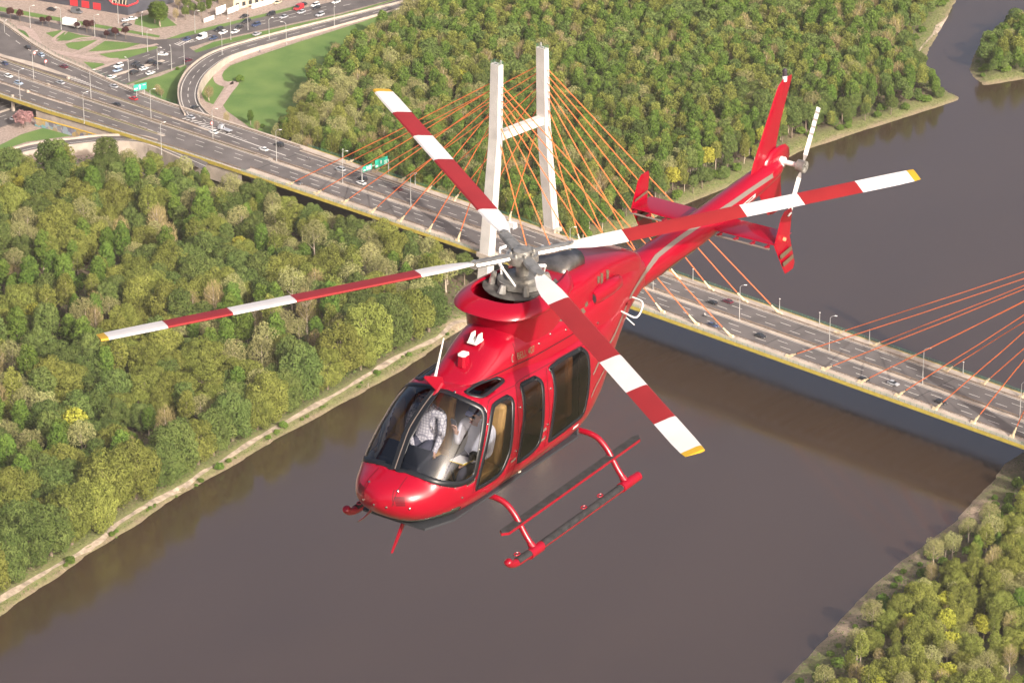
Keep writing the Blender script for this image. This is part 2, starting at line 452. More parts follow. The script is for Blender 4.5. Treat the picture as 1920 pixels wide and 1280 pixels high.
for nm, a, b, dy in (('med', -480, -130, -0.55), ('med', -480, -130, 0.55), ('nb', -480, -190, 0), ('fb', -480, -178, 0), ('near', -480, -130, 1.75), ('far', -480, -130, -2.7)):
    for x in np.arange(a, b - 4, 4.0):
        y0, y1 = K(nm, x) + dy, K(nm, x + 4) + dy
        z0, z1 = zd(x), zd(x + 4)
        mb.add([(x, y0, z0 + .5), (x + 4, y1, z1 + .5), (x + 4, y1, z1 + .85), (x, y0, z0 + .85), (x, y0 + .09, z0 + .5), (x + 4, y1 + .09, z1 + .5), (x + 4, y1 + .09, z1 + .85), (x, y0 + .09, z0 + .85)], [(0, 1, 2, 3), (7, 6, 5, 4), (3, 2, 6, 7)])
        mb.box((x, y0 + .05, z0 + .4), (.14, .14, .8))
tag(mb.build('guardrail', railm, hwo), kind='stuff')
mb = MB()   # noise railing of green posts at the far and near edge
for nm, a, b in (('near', -480, -130), ('far', -480, -206)):
    s = 1 if nm == 'far' else -1
    for x in np.arange(a, b, 3.0):
        mb.box((x, K(nm, x) - s * .12, zd(x) + .6), (.08, .08, 1.2))
    xs = np.arange(a, b, 10.0)
    for h in (0.75, 1.15):
        for i in range(len(xs) - 1):
            mb.tube([(xs[i], K(nm, xs[i]) - s * .12, zd(xs[i]) + h), (xs[i + 1], K(nm, xs[i + 1]) - s * .12, zd(xs[i + 1]) + h)], .035, 4)
tag(mb.build('railing', greenm, hwo), kind='stuff')

def dashes(mb, x0, x1, fy, per=11.0, ln=4.6, w=.24, ph=0.0):
    x = x0 + ph
    while x + ln < x1:
        mb.add([(x, fy(x) - w / 2, zd(x) + .02), (x + ln, fy(x + ln) - w / 2, zd(x + ln) + .02), (x + ln, fy(x + ln) + w / 2, zd(x + ln) + .02), (x, fy(x) + w / 2, zd(x) + .02)], [(0, 1, 2, 3)])
        x += per
def solid(mb, x0, x1, fy, w=.22):
    surf(mb, x0, x1, lambda x: fy(x) - w / 2, lambda x: fy(x) + w / 2, .02)
mb = MB()
M_ = lambda d: (lambda x: K('med', x) + d)
dashes(mb, -480, -130, M_(-4.3), ph=3); dashes(mb, -480, -130, M_(-7.7), ph=6)
dashes(mb, -480, -185, M_(4.2), ph=2); dashes(mb, -185, -130, M_(4.4), ph=5)
solid(mb, -480, -130, M_(-1.3)); solid(mb, -480, -130, M_(1.3))
solid(mb, -480, -200, M_(7.4)); solid(mb, -180, -130, lambda x: np.interp(x, [-180, -130], [6.4, 5.6]), .45)
solid(mb, -480, -190, lambda x: K('nb', x) + 1.3); dashes(mb, -480, -200, lambda x: (K('nb', x) + K('near', x)) / 2 + .4, per=8, ln=3)
dashes(mb, -330, -205, lambda x: K('far', x) - 6.6, ph=1); solid(mb, -300, -130, lambda x: K('far', x) - 3.2)
dashes(mb, -200, -130, lambda x: K('far', x) - 7.0, per=9, ln=3.4)
for i in range(13):   # gore chevrons
    x = -262 + i * 1.9; h = 3.2 * (1 - i / 13)
    mb.add([(x - 2, 8.6, zd(x) + .02), (x - 1.3, 8.6, zd(x) + .02), (x - .3, 8.6 + h, zd(x) + .02), (x - 1.0, 8.6 + h, zd(x) + .02)], [(0, 1, 2, 3)])
for i in range(16):
    x = -190 + i * 2.4; h = 3.4 * (1 - i / 17)
    mb.add([(x - 2, 7.0, zd(x) + .02), (x - 1.2, 7.0, zd(x) + .02), (x, 7.0 + h, zd(x) + .02), (x - .8, 7.0 + h, zd(x) + .02)], [(0, 1, 2, 3)])
tag(mb.build('lane_marking', paint, hwo), kind='stuff')

# streets below
def px_poly(name, pts, z, m, label=None, parent=None):
    o = MB().poly([tuple(P(u, v, z)) for u, v in pts]).build(name, m, parent)
    if parent is None: tag(o, label, kind='structure')
    return o
ZR = ZG + .04
st = MB()
st.add([(-277.5, -140, ZR), (-249.5, -140, ZR), (-254.5, 76, ZR), (-277.5, 84, ZR)], [(0, 1, 2, 3)])
for pts in ([(0, 22), (120, 47), (290, 75), (334, 72), (352, 100), (330, 100), (290, 86), (210, 75), (110, 56), (0, 31), (-80, 16), (-80, 6)],
            [(334, 72), (480, 35), (640, 0), (700, -14), (740, -2), (640, 24), (520, 50), (400, 76), (352, 90)],
            [(340, 118), (352, 104), (420, 84), (520, 61), (640, 33), (745, 0), (800, -14), (800, -2), (745, 9), (640, 42), (520, 70), (400, 102), (352, 124)]):
    st.poly([tuple(P(u, v, ZR + .012)) for u, v in pts])
sto = tag(st.build('street', asph2), 'busy multi-lane street passing under the motorway', kind='structure')
mb = MB()
for x in (-274, -270.5, -261.5, -258):
    for y in np.arange(-130, 70, 9.0): mb.add([(x - .12, y, ZR + .02), (x + .12, y, ZR + .02), (x + .12, y + 4, ZR + .02), (x - .12, y + 4, ZR + .02)], [(0, 1, 2, 3)])
for L in ([(352, 81), (480, 48), (640, 12), (690, 0)], [(352, 77), (480, 42), (640, 6)], [(420, 90), (520, 66), (640, 37), (745, 4)]):
    W_ = [P(u, v, ZR + .035) for u, v in L]
    for a, b in zip(W_[:-1], W_[1:]):
        n = int(np.linalg.norm(b - a) / 8); d = (b - a) / np.linalg.norm(b - a); nr = np.array([-d[1], d[0], 0]) * .13
        for i in range(n):
            q = a + d * (8 * i + 1); mb.add([q - nr, q + d * 4 - nr, q + d * 4 + nr, q + nr], [(0, 1, 2, 3)])
for i in range(7):
    q = P(333 + i * 4.0, 84 - i * 1.6, ZR + .035); mb.box((q[0], q[1], q[2]), (4.0, .5, .004))
tag(mb.build('lane_marking', paint, sto), kind='stuff')
mb = MB()   # raised islands between the two directions of the street, with kerbs
mb.box((-265.9, -52, ZR + .07), (1.6, 150, .14)); mb.prism([(-266.6, 26), (-264.6, 26), (-263.0, 62), (-265.0, 62)], ZR, ZR + .14)
mb.build('kerb_island', conc, sto)

def walls_on(mb, line, h, th, zb):
    """a wall along a 3D polyline: from zb up to line height + h"""
    A = offs(line, th / 2); B = offs(line, -th / 2)
    for i in range(len(line) - 1):
        q = [A[i], A[i + 1], B[i + 1], B[i]]
        lo = [(p[0], p[1], zb) for p in q]; hi = [(p[0], p[1], p[2] + h) for p in q]
        mb.add(lo + hi, [(3, 2, 1, 0), (4, 5, 6, 7), (0, 1, 5, 4), (1, 2, 6, 5), (2, 3, 7, 6), (3, 0, 4, 7)])
# loop ramp that climbs to the motorway
up_px = [(352, 224), (340, 205), (334, 180), (338, 154), (358, 126), (400, 99), (480, 74), (600, 43), (745, 7), (820, -10)]
lo_px = [(420, 232), (388, 212), (371, 185), (378, 152), (402, 126), (440, 104), (520, 80), (620, 53), (760, 14), (830, -2)]
rz = [-2.25, -2.5, -3.2, -4.4, -5.8, -7.2, -8.1, -8.6, -8.8, -8.9]
UA = smoothline([P(u, v, z) for (u, v), z in zip(up_px, rz)], 5); LA = smoothline([P(u, v, z) for (u, v), z in zip(lo_px, rz)], 5)
ramp = tag(MB().ribbon(UA, LA).build('loop_ramp', asph), 'curved slip road looping up to the motorway', kind='structure')
mb = MB(); walls_on(mb, UA[2:], .85, .5, -9.3); walls_on(mb, LA[3:], .55, .4, -9.3); mb.build('parapet', conc, ramp)
mb = MB()
for t in (0.15, 0.5, 0.86):
    Cn = [a + (b - a) * t for a, b in zip(UA, LA)]
    if t == .5:
        for i in range(0, len(Cn) - 1, 2): mb.ribbon([q + np.array([0, 0, .03]) for q in offs(Cn[i:i + 2], .12)], [q + np.array([0, 0, .03]) for q in offs(Cn[i:i + 2], -.12)])
    else: mb.ribbon([q + np.array([0, 0, .03]) for q in offs(Cn, .13)], [q + np.array([0, 0, .03]) for q in offs(Cn, -.13)])
tag(mb.build('lane_marking', paint, ramp), kind='stuff')
# lower slip road on the left
up2 = [(-60, 306), (0, 288), (60, 271), (130, 262), (200, 255), (270, 258), (330, 279), (390, 305)]
lo2 = [(-60, 322), (0, 302), (60, 285), (130, 275), (200, 268), (270, 272), (330, 296), (380, 318)]
rz2 = [-7.6, -7.0, -6.2, -5.2, -4.2, -3.0, -2.6, -2.1]
UB = smoothline([P(u, v, z) for (u, v), z in zip(up2, rz2)], 5); LB = smoothline([P(u, v, z) for (u, v), z in zip(lo2, rz2)], 5)
ramp2 = tag(MB().ribbon(UB, LB).build('lower_slip_road', asph), 'slip road curving down below the motorway', kind='structure')
mb = MB(); walls_on(mb, UB[:-8], .8, .6, -9.4); walls_on(mb, LB[:-3], .8, .8, -9.4); mb.build('parapet', conc, ramp2)
mb = MB(); Cn = [a + (b - a) * .5 for a, b in zip(UB, LB)]; mb.ribbon([q + np.array([0, 0, .03]) for q in offs(Cn, .13)], [q + np.array([0, 0, .03]) for q in offs(Cn, -.13)])
tag(mb.build('lane_marking', paint, ramp2), kind='stuff')

# lawns
LAWNS = [('meadow', [(432, 123), (480, 106), (560, 79), (680, 41), (770, 8), (840, -5), (860, 60), (700, 170), (590, 250), (520, 262), (470, 240), (425, 208), (414, 192), (440, 158), (420, 151), (415, 138)], 'large sloping green meadow beside the wood'),
 ('lawn', [(250, 156), (300, 143), (352, 121), (337, 150), (332, 180), (343, 207), (312, 190), (285, 178)], 'green triangle of lawn inside the loop ramp wall'),
 ('lawn', [(378, 140), (402, 121), (428, 111), (412, 130), (405, 145), (410, 160), (421, 163), (400, 196), (385, 190), (374, 170)], 'lawn between the loop ramp and the pink path'),
 ('lawn', [(113, 57), (123, 60), (116, 72), (104, 73), (85, 62)], 'small lawn between two zigzag ramps'),
 ('lawn', [(128, 60), (150, 66), (178, 70), (140, 76), (106, 77)], 'small lawn above the pedestrian ramp'),
 ('lawn', [(121, 81), (183, 75), (150, 95), (128, 90)], 'narrow lawn beside the crossing path'),
 ('lawn', [(165, 97), (197, 77), (265, 82), (225, 94)], 'lawn with dark red trees beside the street'),
 ('lawn', [(185, 102), (292, 87), (300, 92), (258, 110), (212, 111)], 'long pointed lawn at the street junction'),
 ('lawn', [(156, 116), (192, 119), (202, 124), (175, 131)], 'oval lawn just above the motorway edge'),
 ('lawn', [(-30, 66), (0, 75), (36, 101), (0, 98), (-30, 94)], 'triangle of lawn at the left between motorway and slip road'),
 ('lawn', [(34, 56), (58, 60), (62, 78), (46, 71)], 'small lawn near the left slip road'),
 ('lawn', [(-60, 0), (0, 13), (150, 40), (300, 67), (298, 71), (150, 47), (0, 21), (-60, 8)], 'long grass verge along the upper street'),
 ('lawn', [(255, 34), (300, 22), (332, 48), (285, 54), (252, 46)], 'lawn under the big green tree'),
 ('lawn', [(310, 74), (345, 62), (480, 30), (560, 10), (565, 14), (480, 36), (350, 70), (322, 77)], 'grass verge above the busy street'),
 ('lawn', [(350, 101), (400, 79), (520, 53), (640, 27), (735, 0), (742, 0), (640, 32), (520, 60), (420, 83), (356, 104)], 'long grass strip between the two street directions'),
 ('lawn', [(228, 154), (300, 130), (352, 116), (352, 119), (300, 136), (240, 159)], 'thin grass strip beside the street at the underpass'),
 ('lawn', [(-40, 286), (0, 272), (40, 252), (95, 236), (160, 246), (165, 250), (110, 258), (50, 266), (-40, 296)], 'green lawn below the motorway wall')]
LAWN_OBJ = []
for k, (nm, pts, lb) in enumerate(LAWNS):
    px_poly(nm, pts, ZG + .004 + .002 * k, lawnm, lb)
# paths of the interchange
mb = MB()
def pxpath(mb, pts, w, z):
    L = smoothline([P(u, v, z) for u, v in pts], 5); mb.ribbon(offs(L, w / 2), offs(L, -w / 2))
PATHS = [([(760, 6), (690, 29), (600, 60), (500, 92), (430, 118), (413, 132), (408, 148), (418, 158), (440, 155), (428, 172), (412, 195), (404, 205)], 3.6),
         ([(30, 50), (55, 58), (68, 78), (80, 92), (120, 100), (160, 108), (200, 112), (222, 112)], 4.0),
         ([(120, 58), (100, 75), (118, 82), (150, 72), (188, 73), (150, 95), (130, 103)], 1.6),
         ([(160, 103), (200, 97), (260, 90), (296, 83)], 2.2), ([(175, 132), (215, 118), (240, 112)], 2.4)]
for k, (pts, wd) in enumerate(PATHS): pxpath(mb, pts, wd, ZG + .09 + .004 * k)
mb.build('interchange_path', concp); tag(bpy.data.objects['interchange_path'], 'pinkish paved footpaths winding through the interchange', kind='structure')

# ------------------------------------------------------------------ haze
hz = MB().box((0, 0, 248), (10040, 10040, 536)).build('haze', None)
hm = bpy.data.materials.new('thin summer haze'); hm.use_nodes = True; t = hm.node_tree; t.nodes.clear()
ho = t.nodes.new('ShaderNodeOutputMaterial'); hv = t.nodes.new('ShaderNodeVolumePrincipled'); hv.inputs['Color'].default_value = (.95, .89, .86, 1); hv.inputs['Density'].default_value = HAZE; hv.inputs['Anisotropy'].default_value = .25
t.links.new(hv.outputs[0], ho.inputs['Volume']); hz.data.materials.append(hm); tag(hz, 'thin pale haze over the river valley', 'haze', kind='stuff')

# ================================================================== BRIDGE
br = empty('cable_stayed_bridge', (0, 0, 0))
tag(br, 'long cable-stayed road bridge with white pylons, orange cables and yellow edge over the river', 'bridge')
white_c = mat('white pylon concrete', (0.50, 0.475, 0.455), 0.8, var=0.14, scale=0.12, detail=8)
orange = mat('orange cable sheath', (0.76, 0.17, 0.045), 0.5, var=0.06, scale=0.3)
cream = mat('cream anchor paint', (0.66, 0.54, 0.36), 0.6, var=0.12, scale=1.0)
under = mat('blue-grey girder paint', (0.20, 0.25, 0.36), 0.6, var=0.1, scale=0.3)
X0B, X1B = -130.0, 520.0
xsb = np.arange(X0B, X1B + 1, 10.0)
nE, fE = (lambda x: K('near', x)), (lambda x: K('far', x))
kN = lambda x: -12.1 + (K('near', x) + 16.8) * .6
kF = lambda x: 12.1 + (K('far', x) - 16.8) * .6
mb = MB()
for dz, fl in ((0.0, 0), (-1.0, 1)): surf(mb, X0B, X1B, nE, fE, dz)
mb.build('deck', asph, br)
mb = MB()
for y in (-13.0, 13.0):
    for i in range(len(xsb) - 1):
        xa, xb = xsb[i], xsb[i + 1]
        mb.add([(xa, y - .5, zd(xa) - 1.0), (xb, y - .5, zd(xb) - 1.0), (xb, y - .5, zd(xb) - 3.0), (xa, y - .5, zd(xa) - 3.0), (xa, y + .5, zd(xa) - 1.0), (xb, y + .5, zd(xb) - 1.0), (xb, y + .5, zd(xb) - 3.0), (xa, y + .5, zd(xa) - 3.0)], [(0, 1, 2, 3), (7, 6, 5, 4), (3, 2, 6, 7)])
for x in np.arange(X0B, X1B, 5.2): mb.box((x, 0, zd(x) - 1.8), (.5, 26, 1.6))
mb.build('girder', under, br)
for nm, fy, sg in (('near', nE, -1), ('far', fE, 1)):
    kk = kN if sg < 0 else kF
    mb = MB(); surf(mb, X0B, X1B, lambda x: kk(x), lambda x: fy(x), .14)
    mb.ribbon([(x, kk(x), zd(x) - .01) for x in xsb], [(x, kk(x), zd(x) + .14) for x in xsb])
    mb.build('sidewalk', conc, br)
    mb = MB()
    mb.ribbon([(x, fy(x) + sg * .02, zd(x) + .3) for x in xsb], [(x, fy(x) + sg * .25, zd(x) - .75) for x in xsb])
    mb.ribbon([(x, fy(x) - sg * .25, zd(x) + .3) for x in xsb], [(x, fy(x) + sg * .02, zd(x) + .3) for x in xsb])
    mb.ribbon([(x, fy(x) - sg * .25, zd(x) + .1) for x in xsb], [(x, fy(x) - sg * .25, zd(x) + .3) for x in xsb])
    mb.build('fascia', yelm, br)
    mb = MB()
    for x in np.arange(X0B, X1B, 2.5): mb.box((x, fy(x) - sg * .12, zd(x) + .85), (.07, .07, 1.1))
    for h in (.6, .8, 1.0, 1.2, 1.4): mb.ribbon([(x, fy(x) - sg * .12 - .03, zd(x) + h) for x in xsb], [(x, fy(x) - sg * .12 + .03, zd(x) + h + .03) for x in xsb])
    tag(mb.build('railing', greenm, br), kind='stuff')
    mb = MB()     # guardrail between carriageway and sidewalk
    for x in np.arange(X0B, X1B - 4, 4.0):
        mb.box((x, kk(x) + sg * .3, zd(x) + .55), (.14, .14, .9))
        mb.add([(x, kk(x) + sg * .2, zd(x) + .45), (x + 4, kk(x + 4) + sg * .2, zd(x + 4) + .45), (x + 4, kk(x + 4) + sg * .2, zd(x + 4) + .75), (x, kk(x) + sg * .2, zd(x) + .75)], [(0, 1, 2, 3)])
        mb.add([(x, kk(x) + sg * .2, zd(x) + .85), (x + 4, kk(x + 4) + sg * .2, zd(x + 4) + .85), (x + 4, kk(x + 4) + sg * .3, zd(x + 4) + .95), (x, kk(x) + sg * .3, zd(x) + .95)], [(0, 1, 2, 3)])
    tag(mb.build('guardrail', railm, br), kind='stuff')
mb = MB(); surf(mb, X0B, X1B, M_(-1.5), M_(.5), .1); mb.build('median', conc, br)
mb = MB()
for x in np.arange(X0B, X1B - 4, 4.0):
    y = K('med', x) + .35; y1 = K('med', x + 4) + .35
    mb.box((x, y, zd(x) + .5), (.16, .3, .8))
    for d in (-.2, .2):
        mb.add([(x, y + d, zd(x) + .5), (x + 4, y1 + d, zd(x + 4) + .5), (x + 4, y1 + d, zd(x + 4) + .85), (x, y + d, zd(x) + .85)], [(0, 1, 2, 3)])
    mb.add([(x, y - .2, zd(x) + .86), (x + 4, y1 - .2, zd(x + 4) + .86), (x + 4, y1 + .2, zd(x + 4) + .86), (x, y + .2, zd(x) + .86)], [(0, 1, 2, 3)])
tag(mb.build('median_guardrail', railm, br), kind='stuff')
mb = MB()
for d, ph in ((-4.6, 3), (-8.1, 7), (4.6, 1), (8.1, 5)): dashes(mb, X0B, X1B, M_(d), ph=ph)
for d in (-11.6, -1.8, 1.0, 11.6): solid(mb, X0B, X1B, M_(d), .18)
tag(mb.build('lane_marking', paint, br), kind='stuff')
for x in (-128, -60, 60, 125, 190, 310): MB().box((x, 0, zd(x) + .012), (.35, 24, .004)).build('expansion_joint', darkm, br)
for x in (-129, -62, 312, 378):
    mb = MB()
    for y in (-12, 0, 12): mb.box((x, y, -10), (2.2, 2.4, 14))
    mb.box((x, 0, zd(x) - 3.6), (2.4, 28, 1.3))
    mb.build('pier', conc, br)

LEGZ = [-18, 0, 20, 38, 44, 58, 72]
def leg_y(z): return float(np.interp(z, [-18, 0, 43, 72], [19.4, 17.6, 12.9, 12.1]))
def build_pylon(xp):
    py = empty('pylon', (0, 0, 0), parent=br)
    for sg in (-1, 1):
        rings = []
        for z in LEGZ:
            hx = np.interp(z, [-15, 72], [2.6, 2.25]); hy = np.interp(z, [-15, 43, 72], [1.85, 1.5, 1.25]); c = .28; y0 = sg * leg_y(z)
            rings.append([(xp + a, y0 + b, z) for a, b in ((-hx + c, -hy), (hx - c, -hy), (hx, -hy + c), (hx, hy - c), (hx - c, hy), (-hx + c, hy), (-hx, hy - c), (-hx, -hy + c))])
        MB().loft(rings).build('leg', white_c, py)
        mb = MB()     # maintenance rail and beacon on the top
        y0 = sg * 12.1
        for a, b in ((-2, -1), (2, -1), (2, 1), (-2, 1)):
            mb.box((xp + a, y0 + b, 72.6), (.12, .12, 1.2))
        for z in (72.6, 73.15):
            for a, b in (((-2, -1), (2, -1)), ((2, -1), (2, 1)), ((2, 1), (-2, 1)), ((-2, 1), (-2, -1))): mb.tube([(xp + a[0], y0 + a[1], z), (xp + b[0], y0 + b[1], z)], .06, 4)
        mb.build('top_railing', greenm, py)
        MB().box((xp, y0, 72.15), (1.4, .9, .3)).box((xp + (1.4 if sg < 0 else -1.2), y0 + .5, 72.9), (.6, .5, 1.4), taper=(.6, .6)).build('beacon', steelm, py)
        mb = MB()     # service stair pedestal at deck level
        mb.box((xp, sg * (leg_y(0) + .1), -.4), (6.4, 4.4, 1.6)); mb.build('collar', conc, py)
    mb = MB()
    mb.loft([[(xp + a, y, z + dz) for a, z in ((-1.5, 42.6), (1.5, 42.6), (1.5, 45.6), (-1.5, 45.6))] for y, dz in ((-12.6, 0), (0, .15), (12.6, 0))])
    mb.build('crossbeam', white_c, py)
    return py
for xp in (0.0, 250.0): build_pylon(xp)
CZ = [43.3, 49.3, 54.0, 56.5, 59.3, 62.0, 64.6]
for xp in (0.0, 250.0):
    for sg in (-1, 1):
        for dr in (-1, 1):
            for k in range(7):
                main = (xp == 0 and dr > 0) or (xp == 250 and dr < 0)
                x = xp + dr * (18.43 + k * (15.684 if main else 14.64))
                y = 13.456
                if xp == 0 and dr < 0: y += .02665 * (-x)
                A = Vector((x, sg * y, zd(x) + .1)); B = Vector((xp + dr * 2.0, sg * leg_y(CZ[k]), CZ[k]))
                d = (B - A).normalized()
                c = MB().tube([A + d * 3.0, A + d * 30 + Vector((0, 0, -.12)), (A + B) / 2 + Vector((0, 0, -.35)), B], .185, 6, caps=False).build('stay_cable', orange, br, smooth=True)
                s0 = MB().tube([A - d * .2, A + d * 2.6], [.52, .46], 8).tube([A + d * 2.6, A + d * 4.6], [.34, .26], 8)
                s0.box(tuple(A + Vector((0, 0, .35))), (1.9, 1.0, .9), taper=(.7, .8))
                s0.build('anchor_block', cream, c)
                MB().tube([A + d * 4.55, A + d * 4.85], .29, 8).build('collar', darkm, c)
                MB().tube([B - d * 1.3, B], .3, 6).build('top_socket', white_c, c)

# ================================================================== BUILDINGS AND STREET FURNITURE
greyclad = mat('dark grey cladding', (0.050, 0.052, 0.068), 0.6, var=0.1, scale=0.3)
redclad = mat('red frame cladding', (0.50, 0.025, 0.035), 0.5)
glassd = mat('dark window glass', (0.03, 0.035, 0.04), 0.12, spec=0.6)
beige = mat('beige render', (0.50, 0.41, 0.30), 0.85, var=0.1, scale=0.3)
whitem = mat('white panel', (0.72, 0.70, 0.68), 0.6, var=0.06, scale=0.5)
roofm = mat('grey flat roof', (0.20, 0.19, 0.185), 0.9, var=0.15, scale=0.3)
def at2(u, v, z=ZG): q = P(u, v, z); return np.array([q[0], q[1]])
# dark grey showroom with red frame
A, B, Cc = at2(118, 9), at2(240, 29), at2(272, 20)
dAB = (B - A) / np.linalg.norm(B - A); dBC = (Cc - B) / np.linalg.norm(Cc - B)
bd = empty('showroom_building', (B[0], B[1], ZG)); tag(bd, 'dark grey showroom with a red framed window at the top left', 'building')
def rel(p, z): return (p[0] - B[0], p[1] - B[1], z)
back = dBC * 26
foot = [A - dAB * 20, B, B + back, A - dAB * 20 + back]
mb = MB(); mb.prism([(p[0] - B[0], p[1] - B[1]) for p in foot], 0, 12.0); mb.build('wall', greyclad, bd)
MB().prism([(p[0] - B[0], p[1] - B[1]) for p in [foot[0] + dAB * .5 + dBC * .5, B - dAB * .5 + dBC * .5, B - dAB * .5 + back - dBC * .5, foot[0] + dAB * .5 + back - dBC * .5]], 12.01, 12.2).build('roof', roofm, bd)
nAB = np.array([dAB[1], -dAB[0]]); nAB = nAB if nAB @ (CAM[:2] - B) > 0 else -nAB
nBC = np.array([dBC[1], -dBC[0]]); nBC = nBC if nBC @ (CAM[:2] - B) > 0 else -nBC
W0, W1 = -9.5, -.4
mb = MB()
fr = [(W0, 12.0), (W0, 6.0), (W0 + 2.2, 4.2), (W1, 4.2)]
def onAB(s, z, off): q = dAB * s + nAB * off; return (q[0], q[1], z)
for (s0, z0), (s1, z1) in zip(fr[:-1], fr[1:]): mb.tube([onAB(s0, z0, .1), onAB(s1, z1, .1)], .45, 4)
def onBC(s, z, off): q = dBC * s + nBC * off; return (q[0], q[1], z)
mb.tube([onBC(-.2, 4.2, .1), onBC(5.5, 4.6, .1)], .45, 4); mb.tube([onBC(5.5, 4.6, .1), onBC(6.5, 12, .1)], .45, 4)
mb.build('red_frame', redclad, bd)
MB().add([onAB(W0 + .3, 11.8, .06), onAB(W0 + .3, 6.1, .06), onAB(W0 + 2.2, 4.5, .06), onAB(W1, 4.5, .06), onAB(W1, 11.8, .06)], [(0, 1, 2, 3, 4)]).build('window', glassd, bd)
for i in range(5):
    mb = MB(); s = W0 + 1.8 + i * 1.7; mb.tube([onAB(s, 4.7, .12), onAB(s + .5, 8 + i % 3, .12)], .22, 4); mb.build('window_post', beige, bd)
for i in range(3): MB().add([onAB(-30 + i * 6, .3, .05), onAB(-26 + i * 6, .3, .05), onAB(-26 + i * 6, 3.4, .05), onAB(-30 + i * 6, 3.4, .05)], [(0, 1, 2, 3)]).build('entrance', redclad, bd)
# beige house and white panels beyond the street
A, B = at2(438, 20), at2(505, 4); d = (B - A) / np.linalg.norm(B - A); n = np.array([-d[1], d[0]]); n = n if n @ (CAM[:2] - A) < 0 else -n
bd = empty('beige_house', (A[0], A[1], ZG)); tag(bd, 'beige rendered house with dark windows at the top edge', 'building')
L_ = np.linalg.norm(B - A)
ft = [np.zeros(2), d * L_, d * L_ + n * 12, n * 12]; MB().prism([tuple(q) for q in ft], 0, 8).build('wall', beige, bd)
MB().prism([tuple(q) for q in [-d * .4 - n * .4, d * (L_ + .4) - n * .4, d * (L_ + .4) + n * 12.4, -d * .4 + n * 12.4]], 8.0, 8.35).build('roof', roofm, bd)
for i in range(5):
    for z in (1.0, 4.4):
        s = 1.2 + i * (L_ - 2) / 5; q0, q1 = d * s - n * .04, d * (s + 1.8) - n * .04
        w_ = MB().add([(q0[0], q0[1], z), (q1[0], q1[1], z), (q1[0], q1[1], z + 2), (q0[0], q0[1], z + 2)], [(0, 1, 2, 3)]).build('window', glassd, bd)
        q0, q1 = d * (s - .1) - n * .1, d * (s + 1.9) - n * .1
        MB().add([(q0[0], q0[1], z - .12), (q1[0], q1[1], z - .12), (q1[0] + n[0] * .1, q1[1] + n[1] * .1, z), (q0[0] + n[0] * .1, q0[1] + n[1] * .1, z)], [(0, 1, 2, 3)]).build('sill', whitem, w_)
for (u0, v0, u1, v1, h, lb) in ((405, 34, 424, 27, 3.4, 'large white billboard left of the beige house'), (427, 32, 448, 24, 2.6, 'lower white billboard behind the first one'), (472, 17, 524, 3, 2.2, 'long white panelled wall in front of the beige house'), (382, 43, 402, 36, 1.8, 'low white panel fence beside the bushes')):
    A, B = at2(u0, v0), at2(u1, v1); d = (B - A); L_ = np.linalg.norm(d); d /= L_; n = np.array([-d[1], d[0]])
    nmn = 'billboard' if 'billboard' in lb else 'panel_wall'
    e = empty(nmn, (A[0], A[1], ZG)); tag(e, lb, 'billboard' if nmn == 'billboard' else 'wall')
    k = max(2, int(L_ / 3)); z0 = 1.2 if nmn == 'billboard' else 0
    for i in range(k):
        a, b = d * (L_ * i / k + .06), d * (L_ * (i + 1) / k - .06)
        MB().prism([tuple(a), tuple(b), tuple(b + n * .18), tuple(a + n * .18)], z0, z0 + h).build('panel', whitem, e)
        MB().box((d[0] * L_ * i / k, d[1] * L_ * i / k, (z0 + h) / 2), (.14, .14, z0 + h)).build('post', steelm, e)
# garden wall with graffiti below the motorway
graf = bpy.data.materials.new('graffiti wall'); graf.use_nodes = True
t = graf.node_tree; b_ = t.nodes['Principled BSDF']; tc = t.nodes.new('ShaderNodeTexCoord'); vo = t.nodes.new('ShaderNodeTexVoronoi'); vo.inputs['Scale'].default_value = .55
t.links.new(tc.outputs['Object'], vo.inputs['Vector']); r_ = t.nodes.new('ShaderNodeValToRGB'); t.links.new(vo.outputs['Color'], r_.inputs['Fac'])
for i, c_ in enumerate([(.35, .32, .34, 1), (.12, .3, .32, 1), (.3, .3, .38, 1), (.42, .3, .1, 1), (.13, .13, .2, 1), (.4, .36, .34, 1)]):
    e_ = r_.color_ramp.elements[i] if i < 2 else r_.color_ramp.elements.new(i / 5); e_.position = i / 5; e_.color = c_
t.links.new(r_.outputs['Color'], b_.inputs['Base Color']); b_.inputs['Roughness'].default_value = .8
e = empty('graffiti_wall', (-215, -24, ZG)); tag(e, 'retaining wall with colourful graffiti and yellow coping below the motorway', 'wall')
gl = [(-243, -27.5), (-236, -26.3), (-222, -24.6), (-206, -23.4), (-193, -22.9)]
for (xa, ya), (xb, yb) in zip(gl[:-1], gl[1:]):
    k = 4
    for i in range(k):
        p0 = (xa + (xb - xa) * i / k + 215, ya + (yb - ya) * i / k + 24); p1 = (xa + (xb - xa) * (i + 1) / k + 215 - .05, ya + (yb - ya) * (i + 1) / k + 24)
        MB().prism([p0, p1, (p1[0], p1[1] + .3), (p0[0], p0[1] + .3)], 0, 3.4).build('panel', graf, e)
    MB().prism([(xa + 215, ya + 23.85), (xb + 215, yb + 23.85), (xb + 215, yb + 24.45), (xa + 215, ya + 24.45)], 3.4, 3.75).build('coping', mat('ochre coping', (.55, .36, .06), .7), e)

